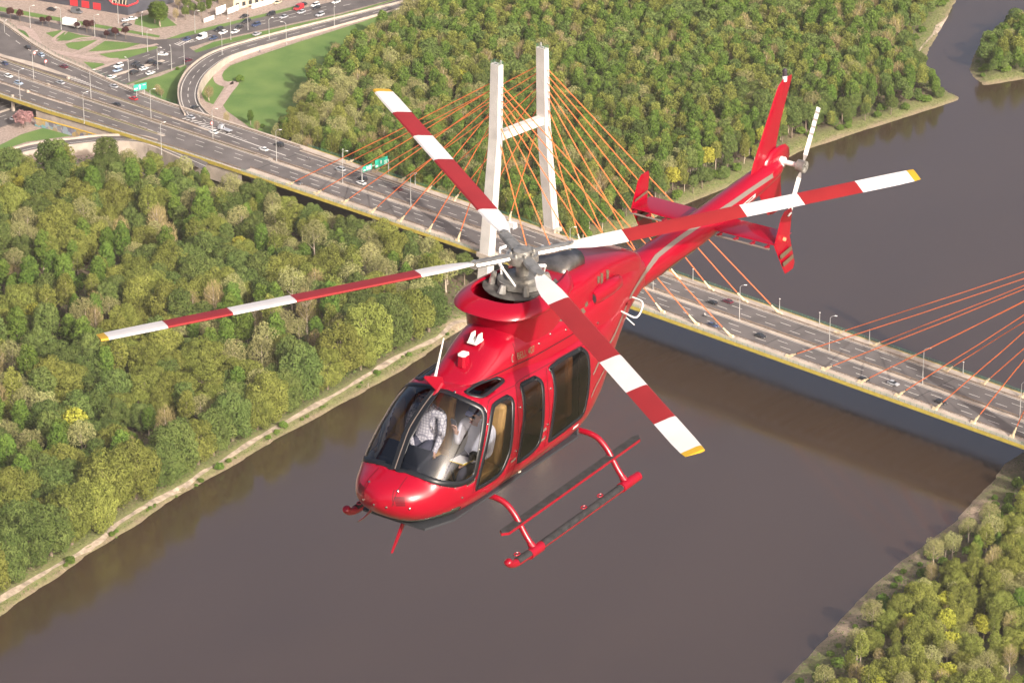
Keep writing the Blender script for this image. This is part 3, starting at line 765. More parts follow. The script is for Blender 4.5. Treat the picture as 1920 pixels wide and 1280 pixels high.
# ------------------------------------------------------------------ lamps
def lamp_proto(h, arm):
    e = empty('street_lamp', (0, 0, 0))
    MB().tube([(0, 0, 0), (0, 0, h * .5), (0, 0, h)], [.16, .12, .08], 8).build('pole', steelm, e, smooth=True)
    MB().tube([(0, 0, 0), (0, 0, .5)], [.22, .22], 8).build('base', steelm, e)
    if arm: MB().tube([(0, 0, h - .05), (.5, 0, h + .55), (1.5, 0, h + .85)], [.07, .06, .05], 6).build('arm', steelm, e, smooth=True)
    MB().box((1.9 if arm else 0, 0, h + (.85 if arm else .1)), (1.0 if arm else .5, .34, .18), taper=(.8, .7)).build('lamp_head', whitem, e)
    return e
LP = {}
def lamp(kind, x, y, z, rz, label, group):
    h, arm = dict(tall=(12.5, 1), street=(9.5, 1), small=(4.2, 0))[kind]
    if kind not in LP: LP[kind] = e = lamp_proto(h, arm)
    else: e = copy_tree(LP[kind])
    e.location = (x, y, z); e.rotation_euler = (0, 0, rz); tag(e, label, 'street lamp', group)
ORD = ['first', 'second', 'third', 'fourth', 'fifth', 'sixth', 'seventh', 'eighth', 'ninth', 'tenth', 'eleventh', 'twelfth', 'thirteenth', 'fourteenth', 'fifteenth', 'sixteenth', 'seventeenth', 'eighteenth']
for i, x in enumerate([-272, -236, -200, -164, -128, -92, -56, 25, 65, 105, 145, 185, 225]):
    lamp('tall', x, K('med', x), zd(x) + .1, 0.6, f'tall grey motorway lamp in the central reservation, {ORD[i]} from the left', 'motorway lamps')
for i, (u, v) in enumerate([(38, 188), (158, 232), (303, 162 + 128)]):
    q = PD(u, v); lamp('tall', q[0], q[1], q[2], 1.2, f'grey lamp at the near edge of the motorway, {ORD[i]} from the left', 'motorway edge lamps')
for i, x in enumerate([-110, -70, -30, 70, 110, 128, 150, 190]):
    lamp('small', x, K('far', x) - .6, zd(x) + .14, 0, f'short lamp on the far sidewalk of the bridge, {ORD[i]} from the left', 'sidewalk lamps')
for i, (u, v) in enumerate([(10, 83), (57, 53), (115, 56), (178, 69), (222, 44), (267, 68), (277, 98), (242, 153), (296, 131), (322, 131), (346, 121), (366, 62), (417, 111), (433, 75), (465, 57), (505, 77), (537, 84), (627, 52)]):
    q = P(u, v, ZG); lamp('street', q[0], q[1], ZG, random.uniform(0, 6), f'slim grey street lamp at the interchange, {ORD[i]} from the left', 'interchange lamps')

# ------------------------------------------------------------------ signs
signg = mat('green road sign', (0.02, 0.36, 0.25), 0.5, var=.05)
signw = mat('white sign print', (0.75, 0.78, 0.76), 0.5)
def arrow(mb, c, s, n):   # flat white arrow in local YZ
    mb.add([(n, c[0] - .12 * s, c[1] - .5 * s), (n, c[0] + .12 * s, c[1] - .5 * s), (n, c[0] + .12 * s, c[1] + .1 * s), (n, c[0] + .32 * s, c[1] + .1 * s), (n, c[0], c[1] + .5 * s), (n, c[0] - .32 * s, c[1] + .1 * s), (n, c[0] - .12 * s, c[1] + .1 * s)], [(0, 1, 2, 3, 4, 5, 6)])
q = PD(679, 347)
e = empty('sign_gantry', (q[0], q[1], q[2])); tag(e, 'green direction sign gantry over the motorway left of the cables', 'road sign')
MB().tube([(0, 0, 0), (0, 0, 6.6)], .2, 8).build('post', steelm, e); MB().tube([(0, 0, 6.2), (0, 14.5, 6.2)], .16, 8).build('beam', steelm, e)
MB().tube([(0, 14.5, 0), (0, 14.5, 6.6)], .2, 8).build('post', steelm, e)
for y0, y1, z0, z1 in ((.3, 5.2, 5.2, 7.4), (7.0, 13.8, 5.0, 8.2)):
    p_ = MB().box((.22, (y0 + y1) / 2, (z0 + z1) / 2), (.12, y1 - y0, z1 - z0)).build('panel', signg, e)
    mb = MB(); arrow(mb, ((y0 + y1) / 2 - .2, (z0 + z1) / 2 + .1), 1.6, .292)
    for k in range(3): mb.box((.287, y1 - 1.2, z0 + .5 + k * .55), (.01, 1.6, .22))
    mb.box((.287, y0 + .9, z0 + .6), (.01, 1.1, .5)); mb.build('lettering', signw, p_)
q = PD(262, 183)
e = empty('direction_sign', (q[0], q[1], q[2])); tag(e, 'green direction sign with white arrow at the motorway edge on the left', 'road sign'); e.rotation_euler = (0, 0, -.2)
MB().tube([(0, 2.3, 0), (0, 2.3, 5.6)], .14, 6).build('post', steelm, e); MB().tube([(0, -1.4, 0), (0, -1.4, 5.6)], .14, 6).build('post', steelm, e)
p_ = MB().box((.2, .3, 4.6), (.12, 6.0, 2.7)).build('panel', signg, e)
mb = MB(); arrow(mb, (.1, 4.7), 2.0, .272); mb.box((.267, -1.7, 4.2), (.01, 1.6, .5)); mb.box((.267, 2.2, 5.2), (.01, 1.3, .3)); mb.build('lettering', signw, p_)
for i, (u, v, lb) in enumerate(((65, 108, 'red and white marker sign at the gore nearest the left edge'), (86, 124, 'red and white marker sign at the tip of the gore'), (397, 240, 'red and white marker sign where the loop ramp joins'))):
    q = PD(u, v); e = empty('marker_sign', tuple(q)); tag(e, lb, 'road sign')
    MB().tube([(0, 0, 0), (0, 0, 1.6)], .06, 6).build('post', steelm, e)
    pn = MB().tube([(.05, 0, 2.1), (.12, 0, 2.1)], .75, 16).build('panel', mat('red sign face', (.6, .04, .04), .5), e)
    MB().tube([(.121, 0, 2.1), (.13, 0, 2.1)], .5, 16).build('centre', signw, pn)

# ------------------------------------------------------------------ vehicles
tyre = mat('black tyre rubber', (0.02, 0.02, 0.02), 0.8); rimm = mat('alloy rim', (0.4, 0.4, 0.4), 0.3, metal=.8)
carglass = mat('car glass', (0.025, 0.03, 0.035), 0.08, spec=.7); hlm = mat('clear headlight', (.7, .7, .68), .2); rlm = mat('red tail light', (.4, .02, .02), .3)
PAINT = dict(black=(.018, .018, .022), white=(.72, .72, .72), silver=(.42, .43, .46), grey=(.13, .135, .15), blue=(.03, .05, .12), red=(.42, .02, .03), maroon=(.11, .015, .03), beige=(.5, .42, .3), lightblue=(.28, .36, .48))
def cpaint(c): return mat(c + ' car paint', PAINT[c], .3, coat=.6, metal=.15 if c in ('silver', 'grey') else 0)
def car_parts(e, kind):
    L, Wd, H, cb, cf = dict(car=(4.4, 1.8, 1.45, -1.75, .95), suv=(4.6, 1.9, 1.75, -2.15, 1.05), van=(5.4, 2.05, 2.4, -2.6, 1.5))[kind]
    h2 = L / 2; belt = .88 if kind == 'car' else (1.02 if kind == 'suv' else 1.25)
    rings = []
    for x, z0, z1, wf in ((-h2, .42, belt - .12, .86), (-h2 + .12, .3, belt, .96), (-h2 + .7, .26, belt + .03, 1), (0, .25, belt + .02, 1), (h2 - 1.2, .26, belt - .03, 1), (h2 - .3, .3, belt - .16, .94), (h2, .42, belt - .3, .78)):
        w_ = Wd / 2 * wf; rings.append([(x, -w_, z0), (x, -w_, z0 + (z1 - z0) * .65), (x, -w_ * .9, z1), (x, w_ * .9, z1), (x, w_, z0 + (z1 - z0) * .65), (x, w_, z0)])
    MB().loft(rings).build('body', None, e, smooth=True).data.materials.append(cpaint('black'))
    wb, wt = Wd * .46, Wd * (.35 if kind != 'van' else .42); sb, sf = (.45, .85) if kind == 'car' else ((.18, .7) if kind == 'suv' else (.08, .6))
    MB().loft([[(cb, -wb, belt), (cf, -wb, belt), (cf, wb, belt), (cb, wb, belt)], [(cb + sb, -wt, H - .09), (cf - sf, -wt, H - .09), (cf - sf, wt, H - .09), (cb + sb, wt, H - .09)]]).build('windows', carglass, e)
    r_ = MB().loft([[(cb + sb - .05, -wt - .02, H - .1), (cf - sf + .05, -wt - .02, H - .1), (cf - sf + .05, wt + .02, H - .1), (cb + sb - .05, wt + .02, H - .1)], [(cb + sb + .1, -wt * .85, H), (cf - sf - .1, -wt * .85, H), (cf - sf - .1, wt * .85, H), (cb + sb + .1, wt * .85, H)]]).build('roof', None, e); r_.data.materials.append(cpaint('black'))
    if kind == 'van':
        b_ = MB().loft([[(cb - .02, -wb - .03, belt - .1), (.2, -wb - .03, belt - .1), (.2, wb + .03, belt - .1), (cb - .02, wb + .03, belt - .1)], [(cb + .05, -wt - .03, H + .01), (.2, -wt - .03, H + .01), (.2, wt + .03, H + .01), (cb + .05, wt + .03, H + .01)]]).build('cargo_body', None, e); b_.data.materials.append(cpaint('black'))
    for x in (-h2 * .62, h2 * .64):
        for y in (-1, 1):
            wl = MB().tube([(x, y * (Wd / 2 - .2), .32), (x, y * (Wd / 2 + .01), .32)], .32, 12).build('wheel', tyre, e)
            MB().tube([(x, y * (Wd / 2 - .02), .32), (x, y * (Wd / 2 + .025), .32)], .19, 8).build('rim', rimm, wl)
    for y in (-1, 1):
        MB().box((h2 - .08, y * Wd * .33, belt - .3), (.12, .3, .13)).build('headlight', hlm, e); MB().box((-h2 + .05, y * Wd * .36, belt - .2), (.1, .26, .16)).build('tail_light', rlm, e)
CARP = {}
def vehicle(kind, col, pos, hd, label, group):
    if kind not in CARP:
        CARP[kind] = e = empty(kind if kind != 'car' else 'car'); e.name = dict(car='car', suv='suv', van='van')[kind]; car_parts(e, kind)
    else: e = copy_tree(CARP[kind])
    e.location = tuple(pos); e.rotation_euler = (0, 0, hd)
    for ch in e.children:
        if ch.name.split('.')[0] in ('body', 'roof', 'cargo_body'):
            ch.material_slots[0].link = 'OBJECT'; ch.material_slots[0].material = cpaint(col)
    tag(e, label, 'van' if kind == 'van' else 'car', group)
    return e
HW = [  # photo position, kind, colour, where
 (1335, 566, 'car', 'black', 'on the far lanes beside the right cables, left of the maroon one'), (1364, 564, 'car', 'maroon', 'on the far bridge lanes'), (1336, 609, 'car', 'blue', 'on the near bridge lanes below the tail boom'),
 (1426, 629, 'car', 'black', 'on the near lanes between the two cable fans'), (1620, 711, 'car', 'black', 'on the near bridge lanes just left of the silver one'), (1675, 718, 'car', 'silver', 'on the bridge near the right edge'), (1764, 753, 'car', 'black', 'nearest the right edge on the bridge'),
 (558, 342, 'car', 'grey', 'beside the leftmost near cable anchor'), (677, 342, 'car', 'white', 'under the green sign gantry'), (679, 335, 'suv', 'black', 'under the green gantry beside the white one'), (745, 353, 'car', 'maroon', 'on the motorway right of the gantry'),
 (638, 317, 'suv', 'silver', 'on the far lanes left of the gantry'), (523, 271, 'suv', 'black', 'on the far lanes near the lone white one'), (494, 279, 'car', 'white', 'in the middle far lane before the cables'), (400, 247, 'car', 'white', 'beside the grey tow truck'),
 (357, 219, 'car', 'silver', 'at the foot of the loop ramp'), (218, 195, 'car', 'black', 'in the middle lanes below the red one'), (250, 184, 'car', 'red', 'under the green direction sign'), (213, 161, 'car', 'silver', 'in the outer lane left of the red one'),
 (113, 154, 'car', 'silver', 'alone in the far main lanes on the left'), (35, 155, 'car', 'lightblue', 'in the near lanes at the left edge'), (16, 142, 'car', 'white', 'at the left edge of the motorway'), (9, 118, 'car', 'blue', 'in the far lanes at the left edge'),
 (119, 124, 'car', 'maroon', 'on the upper slip lane'), (77, 102, 'car', 'lightblue', 'on the upper slip lane behind the dark one'), (52, 88, 'car', 'black', 'highest on the left slip lane'), (957, 424, 'van', 'white', 'under the rotor beside the near pylon leg')]
for u, v, k, c, wh in HW:
    q = PD(u, v + 3); hd = (0 if q[1] < K('med', q[0]) else math.pi) + (-.28 if v < 130 and u < 100 else 0)
    vehicle(k, c, (q[0], q[1], q[2] + .02), hd, f'{c} {k} {wh}', 'cars on the motorway and bridge')
q = P(365, 204, -2.9); vehicle('car', 'black', (q[0], q[1], -2.85), 1.75, 'black car climbing the loop ramp', 'cars on the motorway and bridge')
ST = [(222, 123, 'suv', 'white', 'in the queue above the underpass'), (220, 131, 'car', 'lightblue', 'partly hidden beside the white suv above the underpass'), (254, 119, 'car', 'black', 'leading the queue above the underpass'), (285, 116, 'suv', 'black', 'at the stop line of the street'), (296, 119, 'car', 'black', 'beside the black suv at the stop line'),
 (262, 125, 'suv', 'black', 'second row of the queue'), (270, 128, 'car', 'white', 'in the street queue between dark cars'), (252, 135, 'suv', 'black', 'last in the street queue'), (282, 136, 'car', 'white', 'coming out of the underpass'), (209, 144, 'car', 'white', 'half hidden at the motorway parapet'), (306, 101, 'car', 'white', 'turning at the junction'), (353, 112, 'car', 'maroon', 'on the street beside the loop ramp'),
 (350, 73, 'car', 'blue', 'entering the junction from the right'), (378, 70, 'van', 'white', 'waiting at the crossing'), (400, 71, 'car', 'blue', 'behind the white van'), (410, 55, 'suv', 'black', 'in the upper street lane'), (418, 60, 'car', 'white', 'behind the black suv on the upper street'), (440, 59, 'car', 'white', 'right of the other white one on the upper street'), (448, 50, 'car', 'black', 'in the upper lane behind the white ones'),
 (462, 40, 'suv', 'black', 'in the column on the upper street'), (480, 46, 'suv', 'blue', 'in the lower lane of the column'), (458, 30, 'car', 'black', 'parked at the upper kerb'), (508, 26, 'suv', 'black', 'following the column on the upper street'), (532, 31, 'car', 'silver', 'on the upper street below the red van'), (482, 63, 'car', 'silver', 'on the lower street beside the loop ramp'),
 (560, 15, 'van', 'red', 'on the upper street at the top'), (565, 22, 'car', 'silver', 'beside the red van'), (591, 9, 'suv', 'white', 'near the top edge right of the red van'), (594, 14, 'car', 'black', 'below the white suv at the top edge'), (568, 8, 'car', 'black', 'above the red van'), (600, 27, 'suv', 'silver', 'on the lower street at the top'), (630, 3, 'car', 'white', 'at the top edge of the street'), (520, 4, 'car', 'beige', 'parked before the white panelled wall'),
 (213, 63, 'van', 'grey', 'behind the dark red trees'), (97, 17, 'car', 'black', 'parked left of the showroom'), (144, 22, 'van', 'grey', 'parked in front of the showroom'), (236, 37, 'car', 'silver', 'parked at the showroom corner'), (249, 34, 'car', 'white', 'parked second at the showroom corner'), (238, 46, 'car', 'black', 'parked in front of the pair at the corner'), (28, 221, 'car', 'white', 'coming from under the motorway at the left edge')]
for u, v, k, c, wh in ST:
    q = P(u, v + 3, ZG + .06)
    if u < 150 and v < 60: hd = .3
    elif v < 75 and u < 330: hd = .28 if u < 300 else 1.4
    elif u >= 340: hd = (1.62 if v > np.interp(u, [340, 480, 640], [93, 57, 20]) else 1.62 + math.pi)
    else: hd = 1.55 if q[0] > -265 else 1.55 + math.pi
    if u in (306,): hd = .6
    if u in (236, 249, 238): hd = 1.2
    vehicle(k, c, (q[0], q[1], ZG + .07), hd, f'{c} {k} {wh}', 'cars on the street')
# white box truck, tow truck, motorcycles
q = P(135, 51, ZG + .06)
e = empty('box_truck', (q[0], q[1], ZG + .06), .24); tag(e, 'white box truck on the upper street at the left', 'truck')
MB().box((-1.2, 0, 2.3), (6.2, 2.4, 2.9)).build('cargo_box', whitem, e)
MB().loft([[(1.95, -1.1, .5), (4.0, -1.1, .5), (4.0, 1.1, .5), (1.95, 1.1, .5)], [(1.95, -1.15, 1.5), (4.1, -1.1, 1.5), (4.1, 1.1, 1.5), (1.95, 1.15, 1.5)], [(1.95, -1.0, 2.7), (3.4, -.95, 2.7), (3.4, .95, 2.7), (1.95, 1.0, 2.7)]]).build('cab', whitem, e)
MB().add([(4.06, -.95, 1.6), (4.06, .95, 1.6), (3.5, .85, 2.6), (3.5, -.85, 2.6)], [(0, 1, 2, 3)]).build('windshield', carglass, e)
MB().box((-.5, 0, .7), (8, 1.6, .3)).build('chassis', darkm, e)
for x in (-3, 2.9):
    for y in (-1, 1): MB().tube([(x, y * .85, .48), (x, y * 1.15, .48)], .48, 12).build('wheel', tyre, e)
q = PD(421, 246)
e = empty('tow_truck', (q[0], q[1], q[2] + .02), math.pi); tag(e, 'grey tow truck with open bed beside a white car', 'truck')
MB().box((-1.4, 0, 1.0), (4.6, 2.1, .25)).build('bed', mat('silver car paint', PAINT['silver'], .3), e)
MB().loft([[(1.0, -1.0, .5), (2.9, -1.0, .5), (2.9, 1.0, .5), (1.0, 1.0, .5)], [(1.0, -1.05, 1.4), (2.95, -1.0, 1.4), (2.95, 1.0, 1.4), (1.0, 1.05, 1.4)], [(1.05, -.9, 2.3), (2.3, -.85, 2.3), (2.3, .85, 2.3), (1.05, .9, 2.3)]]).build('cab', cpaint('silver'), e)
MB().add([(2.93, -.9, 1.5), (2.93, .9, 1.5), (2.4, .8, 2.25), (2.4, -.8, 2.25)], [(0, 1, 2, 3)]).build('windshield', carglass, e)
MB().tube([(.6, 0, 1.1), (.3, 0, 2.2), (-1.4, 0, 2.5)], .12, 6).build('crane_arm', darkm, e)
for x in (-2.6, 2.0):
    for y in (-1, 1): MB().tube([(x, y * .8, .4), (x, y * 1.05, .4)], .4, 12).build('wheel', tyre, e)

# ================================================================== TREES
def leaf_mat(name, dark, light, transl=0.28, hue=0.010):
    m = bpy.data.materials.new(name); m.use_nodes = True; t = m.node_tree; t.nodes.clear()
    out = t.nodes.new('ShaderNodeOutputMaterial'); d = t.nodes.new('ShaderNodeBsdfDiffuse'); tr = t.nodes.new('ShaderNodeBsdfTranslucent'); mx = t.nodes.new('ShaderNodeMixShader')
    mx.inputs[0].default_value = transl
    a = t.nodes.new('ShaderNodeAttribute'); a.attribute_name = 'tint'
    r = t.nodes.new('ShaderNodeValToRGB'); r.color_ramp.elements[0].color = tuple(dark) + (1,); r.color_ramp.elements[1].color = tuple(light) + (1,)
    t.links.new(a.outputs['Fac'], r.inputs['Fac'])
    oi = t.nodes.new('ShaderNodeObjectInfo'); h = t.nodes.new('ShaderNodeHueSaturation')
    m1 = t.nodes.new('ShaderNodeMapRange'); m1.inputs['To Min'].default_value = 0.5 - hue; m1.inputs['To Max'].default_value = 0.5 + hue
    m2 = t.nodes.new('ShaderNodeMapRange'); m2.inputs['To Min'].default_value = 0.80; m2.inputs['To Max'].default_value = 1.22
    fr = t.nodes.new('ShaderNodeMath'); fr.operation = 'MULTIPLY'; fr.inputs[1].default_value = 7.13
    f2 = t.nodes.new('ShaderNodeMath'); f2.operation = 'FRACT'
    t.links.new(oi.outputs['Random'], m1.inputs['Value']); t.links.new(oi.outputs['Random'], fr.inputs[0]); t.links.new(fr.outputs[0], f2.inputs[0]); t.links.new(f2.outputs[0], m2.inputs['Value'])
    t.links.new(m1.outputs[0], h.inputs['Hue']); t.links.new(m2.outputs[0], h.inputs['Value']); t.links.new(r.outputs['Color'], h.inputs['Color'])
    t.links.new(h.outputs['Color'], d.inputs['Color']); t.links.new(h.outputs['Color'], tr.inputs['Color'])
    t.links.new(d.outputs[0], mx.inputs[1]); t.links.new(tr.outputs[0], mx.inputs[2]); t.links.new(mx.outputs[0], out.inputs[0])
    return m
bark = mat('grey-brown bark', (0.17, 0.13, 0.095), 0.9, var=0.25, scale=1.5)
palebark = mat('pale bark', (0.34, 0.28, 0.22), 0.9, var=0.2, scale=1.5)
def quads_mesh(name, pos, nrm, size, asp, tint, mats, rng, twist=None):
    n = len(pos)
    nrm = nrm / (np.linalg.norm(nrm, axis=1, keepdims=True) + 1e-9)
    ref = rng.normal(size=(n, 3)) if twist is None else twist
    a = np.cross(nrm, ref); a /= np.linalg.norm(a, axis=1, keepdims=True) + 1e-9
    b = np.cross(nrm, a)
    s = size[:, None]; q = (asp if np.ndim(asp) else np.full(n, asp))[:, None]
    bend = nrm * s * .18
    V = np.stack([pos - a * s * q - bend, pos - b * s, pos + a * s * q - bend, pos + b * s], 1).reshape(-1, 3)
    F = np.arange(4 * n).reshape(n, 4)
    me = bpy.data.meshes.new(name); me.vertices.add(4 * n); me.vertices.foreach_set('co', V.astype(np.float32).ravel())
    me.loops.add(4 * n); me.polygons.add(n)
    me.loops.foreach_set('vertex_index', F.ravel().astype(np.int32))
    me.polygons.foreach_set('loop_start', (np.arange(n) * 4).astype(np.int32)); me.polygons.foreach_set('loop_total', np.full(n, 4, np.int32))
    me.update(calc_edges=True)
    at = me.attributes.new('tint', 'FLOAT', 'POINT'); at.data.foreach_set('value', np.repeat(np.clip(tint, 0, 1), 4).astype(np.float32))
    for m in (mats if isinstance(mats, list) else [mats]): me.materials.append(m)
    return me
def crown(name, m, seed, rx, rz, zc, nl, lr, npl, leaf, asp=.62, low=-.35, jit=.55, up=0.0, shell=.72):
    """lobed crown: nl clumps on an ellipsoid envelope, npl leaf faces on each"""
    r = np.random.default_rng(seed); Cs, Rs = [], []
    k = 0
    while len(Cs) < nl and k < 4000:
        k += 1
        d = r.normal(size=3); d /= np.linalg.norm(d)
        if d[2] < low: continue
        q = r.uniform(.45, 1.0) ** .5
        c = d * np.array([rx, rx, rz]) * q * .82 + np.array([0, 0, zc])
        R_ = r.uniform(*lr)
        if any(np.linalg.norm(c - c2) < .55 * (R_ + R2) for c2, R2 in zip(Cs, Rs)): continue
        Cs.append(c); Rs.append(R_)
    Ps, Ns, Ts, Ss = [], [], [], []
    Ca = np.array(Cs); Ra = np.array(Rs)
    for c, R_ in zip(Cs, Rs):
        n = int(npl * (R_ / np.mean(lr)) ** 2)
        d = r.normal(size=(n, 3)); d /= np.linalg.norm(d, axis=1, keepdims=True)
        rad = R_ * r.uniform(shell, 1.06, n)
        p = c + d * rad[:, None] * np.array([1, 1, .9])
        dd = np.linalg.norm(p[:, None, :] - Ca[None], axis=2) / Ra[None]
        ok = (dd < .72).sum(1) <= 0
        p, d = p[ok], d[ok]
        nn = d + r.normal(size=d.shape) * jit + np.array([0, 0, up])
        Ps.append(p); Ns.append(nn)
        Ts.append(r.uniform(0, 1) * .6 + r.uniform(0, .4, len(p))); Ss.append(r.uniform(.7, 1.3, len(p)) * leaf)
    return quads_mesh(name, np.concatenate(Ps), np.concatenate(Ns), np.concatenate(Ss), asp, np.concatenate(Ts), m, r)
def twigs(name, m, seed, rx, rz, zc, n, ln, wd):
    """sparse crown of upward twigs"""
    r = np.random.default_rng(seed)
    d = r.normal(size=(n, 3)); d /= np.linalg.norm(d, axis=1, keepdims=True)
    p = d * np.array([rx, rx, rz]) * (r.uniform(.1, 1, n) ** .5)[:, None] + np.array([0, 0, zc])
    ax = np.stack([d[:, 0] * .5, d[:, 1] * .5, np.ones(n)], 1) + r.normal(size=(n, 3)) * .28
    nn = np.cross(ax, r.normal(size=(n, 3)))
    tw = np.cross(nn, ax)     # long side follows ax
    s = r.uniform(.6, 1.3, n) * ln
    nn /= np.linalg.norm(nn, axis=1, keepdims=True)
    b = ax / np.linalg.norm(ax, axis=1, keepdims=True); ref = np.cross(b, nn)
    return quads_mesh(name, p, nn, s, wd / ln, r.uniform(0, 1, n), m, r, twist=-b if False else np.cross(nn, ref) * 0 + b)
def trunk(name, m, seed, h, r0, spread, nb=5, base=.3):
    r = np.random.default_rng(seed); mb = MB()
    lean = r.normal(size=2) * .04
    mb.tube([(lean[0] * z, lean[1] * z, z) for z in np.linspace(-1.2, h * .8, 6)], list(np.linspace(r0 * 1.25, r0 * .3, 6)), 7)
    for i in range(nb):
        z0 = h * r.uniform(base, .6); th = 2 * math.pi * (i + r.uniform(-.3, .3)) / nb; L = spread * r.uniform(.7, 1)
        dx, dy = math.cos(th), math.sin(th); dz = r.uniform(.7, 1.3) * L
        mb.tube([(lean[0] * z0, lean[1] * z0, z0), (dx * L * .45, dy * L * .45, z0 + dz * .4), (dx * L * .85, dy * L * .85, z0 + dz)], [r0 * .5, r0 * .32, r0 * .1], 5)
    me = bpy.data.meshes.new(name); me.from_pydata(mb.v, [], mb.f); me.materials.append(m); me.polygons.foreach_set('use_smooth', [True] * len(mb.f))
    return me
LM = dict(olive=leaf_mat('olive willow leaves', (0.136, 0.158, 0.034), (0.276, 0.300, 0.074)),
          green=leaf_mat('fresh green leaves', (0.081, 0.144, 0.025), (0.158, 0.233, 0.046)),
          dark=leaf_mat('deep green leaves', (0.077, 0.119, 0.031), (0.167, 0.214, 0.062)),
          pale=leaf_mat('silver-green leaves', (0.212, 0.216, 0.085), (0.392, 0.383, 0.167)),
          yellow=leaf_mat('yellow spring leaves', (0.260, 0.265, 0.037), (0.413, 0.410, 0.067)),
          brown=leaf_mat('bare twigs', (0.201, 0.162, 0.074), (0.392, 0.324, 0.152), .1),
          maroon=leaf_mat('dark red leaves', (0.050, 0.020, 0.022), (0.110, 0.045, 0.045)),
          pink=leaf_mat('pink blossom', (0.330, 0.170, 0.170), (0.560, 0.360, 0.340)))
KINDS = {}
def addkind(kind, name, cm, tm): KINDS.setdefault(kind, []).append((name, cm, tm))
for v in range(3):
    addkind('willow', 'willow_tree', crown('willow_crown', LM['olive'], 10 + v, 5.6, 5.6, 5.4, 40, (1.2, 2.3), 560, .20, low=-.75, jit=.44), trunk('willow_trunk', bark, 10 + v, 10, .42, 3.4))
    addkind('greenwillow', 'green_willow', crown('green_willow_crown', LM['dark'], 20 + v, 5.2, 5.4, 5.2, 42, (1.1, 2.1), 540, .20, low=-.75, jit=.44), trunk('willow_trunk', bark, 20 + v, 10, .4, 3.2))
    addkind('poplar', 'poplar_tree', crown('poplar_crown', LM['green'], 30 + v, 2.4, 6.1, 8.4, 36, (.8, 1.35), 200, .22, low=-.8, jit=.4), trunk('poplar_trunk', palebark, 30 + v, 13, .26, 1.8, base=.4))
    addkind('broad', 'broadleaf_tree', crown('broadleaf_crown', LM['dark'], 40 + v, 3.4, 4.6, 7.8, 36, (.9, 1.5), 200, .23, low=-.6, jit=.4), trunk('broadleaf_trunk', bark, 40 + v, 11, .28, 2.2))
    addkind('olivepoplar', 'aspen_tree', crown('aspen_crown', LM['olive'], 50 + v, 2.3, 5.4, 8.4, 32, (.8, 1.3), 180, .21, low=-.8, jit=.6, shell=.55), trunk('aspen_trunk', palebark, 50 + v, 13, .24, 1.8, base=.35))
    addkind('pale', 'silver_willow', crown('silver_willow_crown', LM['pale'], 60 + v, 3.6, 4.2, 7.2, 36, (.9, 1.5), 210, .22, asp=.35, jit=.7, up=.2, shell=.5), trunk('silver_willow_trunk', palebark, 60 + v, 11, .3, 2.4))
    addkind('bare', 'bare_tree', twigs('bare_crown', LM['brown'], 70 + v, 2.8, 4.6, 7.2, 1300, .65, .04), trunk('bare_trunk', palebark, 70 + v, 13, .26, 3.0, nb=11, base=.2))
    addkind('shrub', 'shrub', crown('shrub_crown', LM['green'], 80 + v, 2.0, 1.5, 1.5, 16, (.6, 1.0), 100, .26, low=-.3), trunk('shrub_trunk', bark, 80 + v, 2.0, .12, .8))
    addkind('yellow', 'yellow_tree', crown('yellow_crown', LM['yellow'], 90 + v, 3.3, 3.6, 6.0, 34, (.9, 1.4), 120, .30, low=-.5), trunk('yellow_trunk', bark, 90 + v, 9, .28, 2.2))
addkind('maroon', 'purple_leaf_tree', crown('purple_leaf_crown', LM['maroon'], 101, 1.5, 1.7, 3.6, 14, (.5, .8), 90, .22), trunk('purple_leaf_trunk', bark, 101, 4, .12, .8))
addkind('pink', 'blossom_tree', crown('blossom_crown', LM['pink'], 111, 3.0, 2.2, 3.4, 26, (.7, 1.1), 120, .24), trunk('blossom_trunk', bark, 111, 4, .22, 1.6))
NTREE = {}
def plant(kind, x, y, s=1.0, label=None, cat='tree', group=None, z=None, sz=None, v=None):
    name, cm, tm = KINDS[kind][random.randrange(len(KINDS[kind])) if v is None else v]
    zz = float(ground_z(x, y)) if z is None else z
    e = empty(name, (x, y, zz), random.uniform(0, 6.28)); e.scale = (s, s, sz or s * random.uniform(.9, 1.12))
    c = bpy.data.objects.new('crown', cm); COL.objects.link(c); c.parent = e
    t = bpy.data.objects.new('trunk', tm); COL.objects.link(t); t.parent = e
    tag(e, label, cat, group); NTREE[kind] = NTREE.get(kind, 0) + 1
    return e
DESC = dict(willow='olive-yellow billowing willow', greenwillow='rounded deep green willow', poplar='slender fresh green poplar', broad='dense dark green broadleaf tree', olivepoplar='slim olive aspen with pale trunk', pale='feathery silver-green willow', bare='leafless brown twiggy tree', shrub='low bright green shrub', yellow='bright yellow-green spring tree')
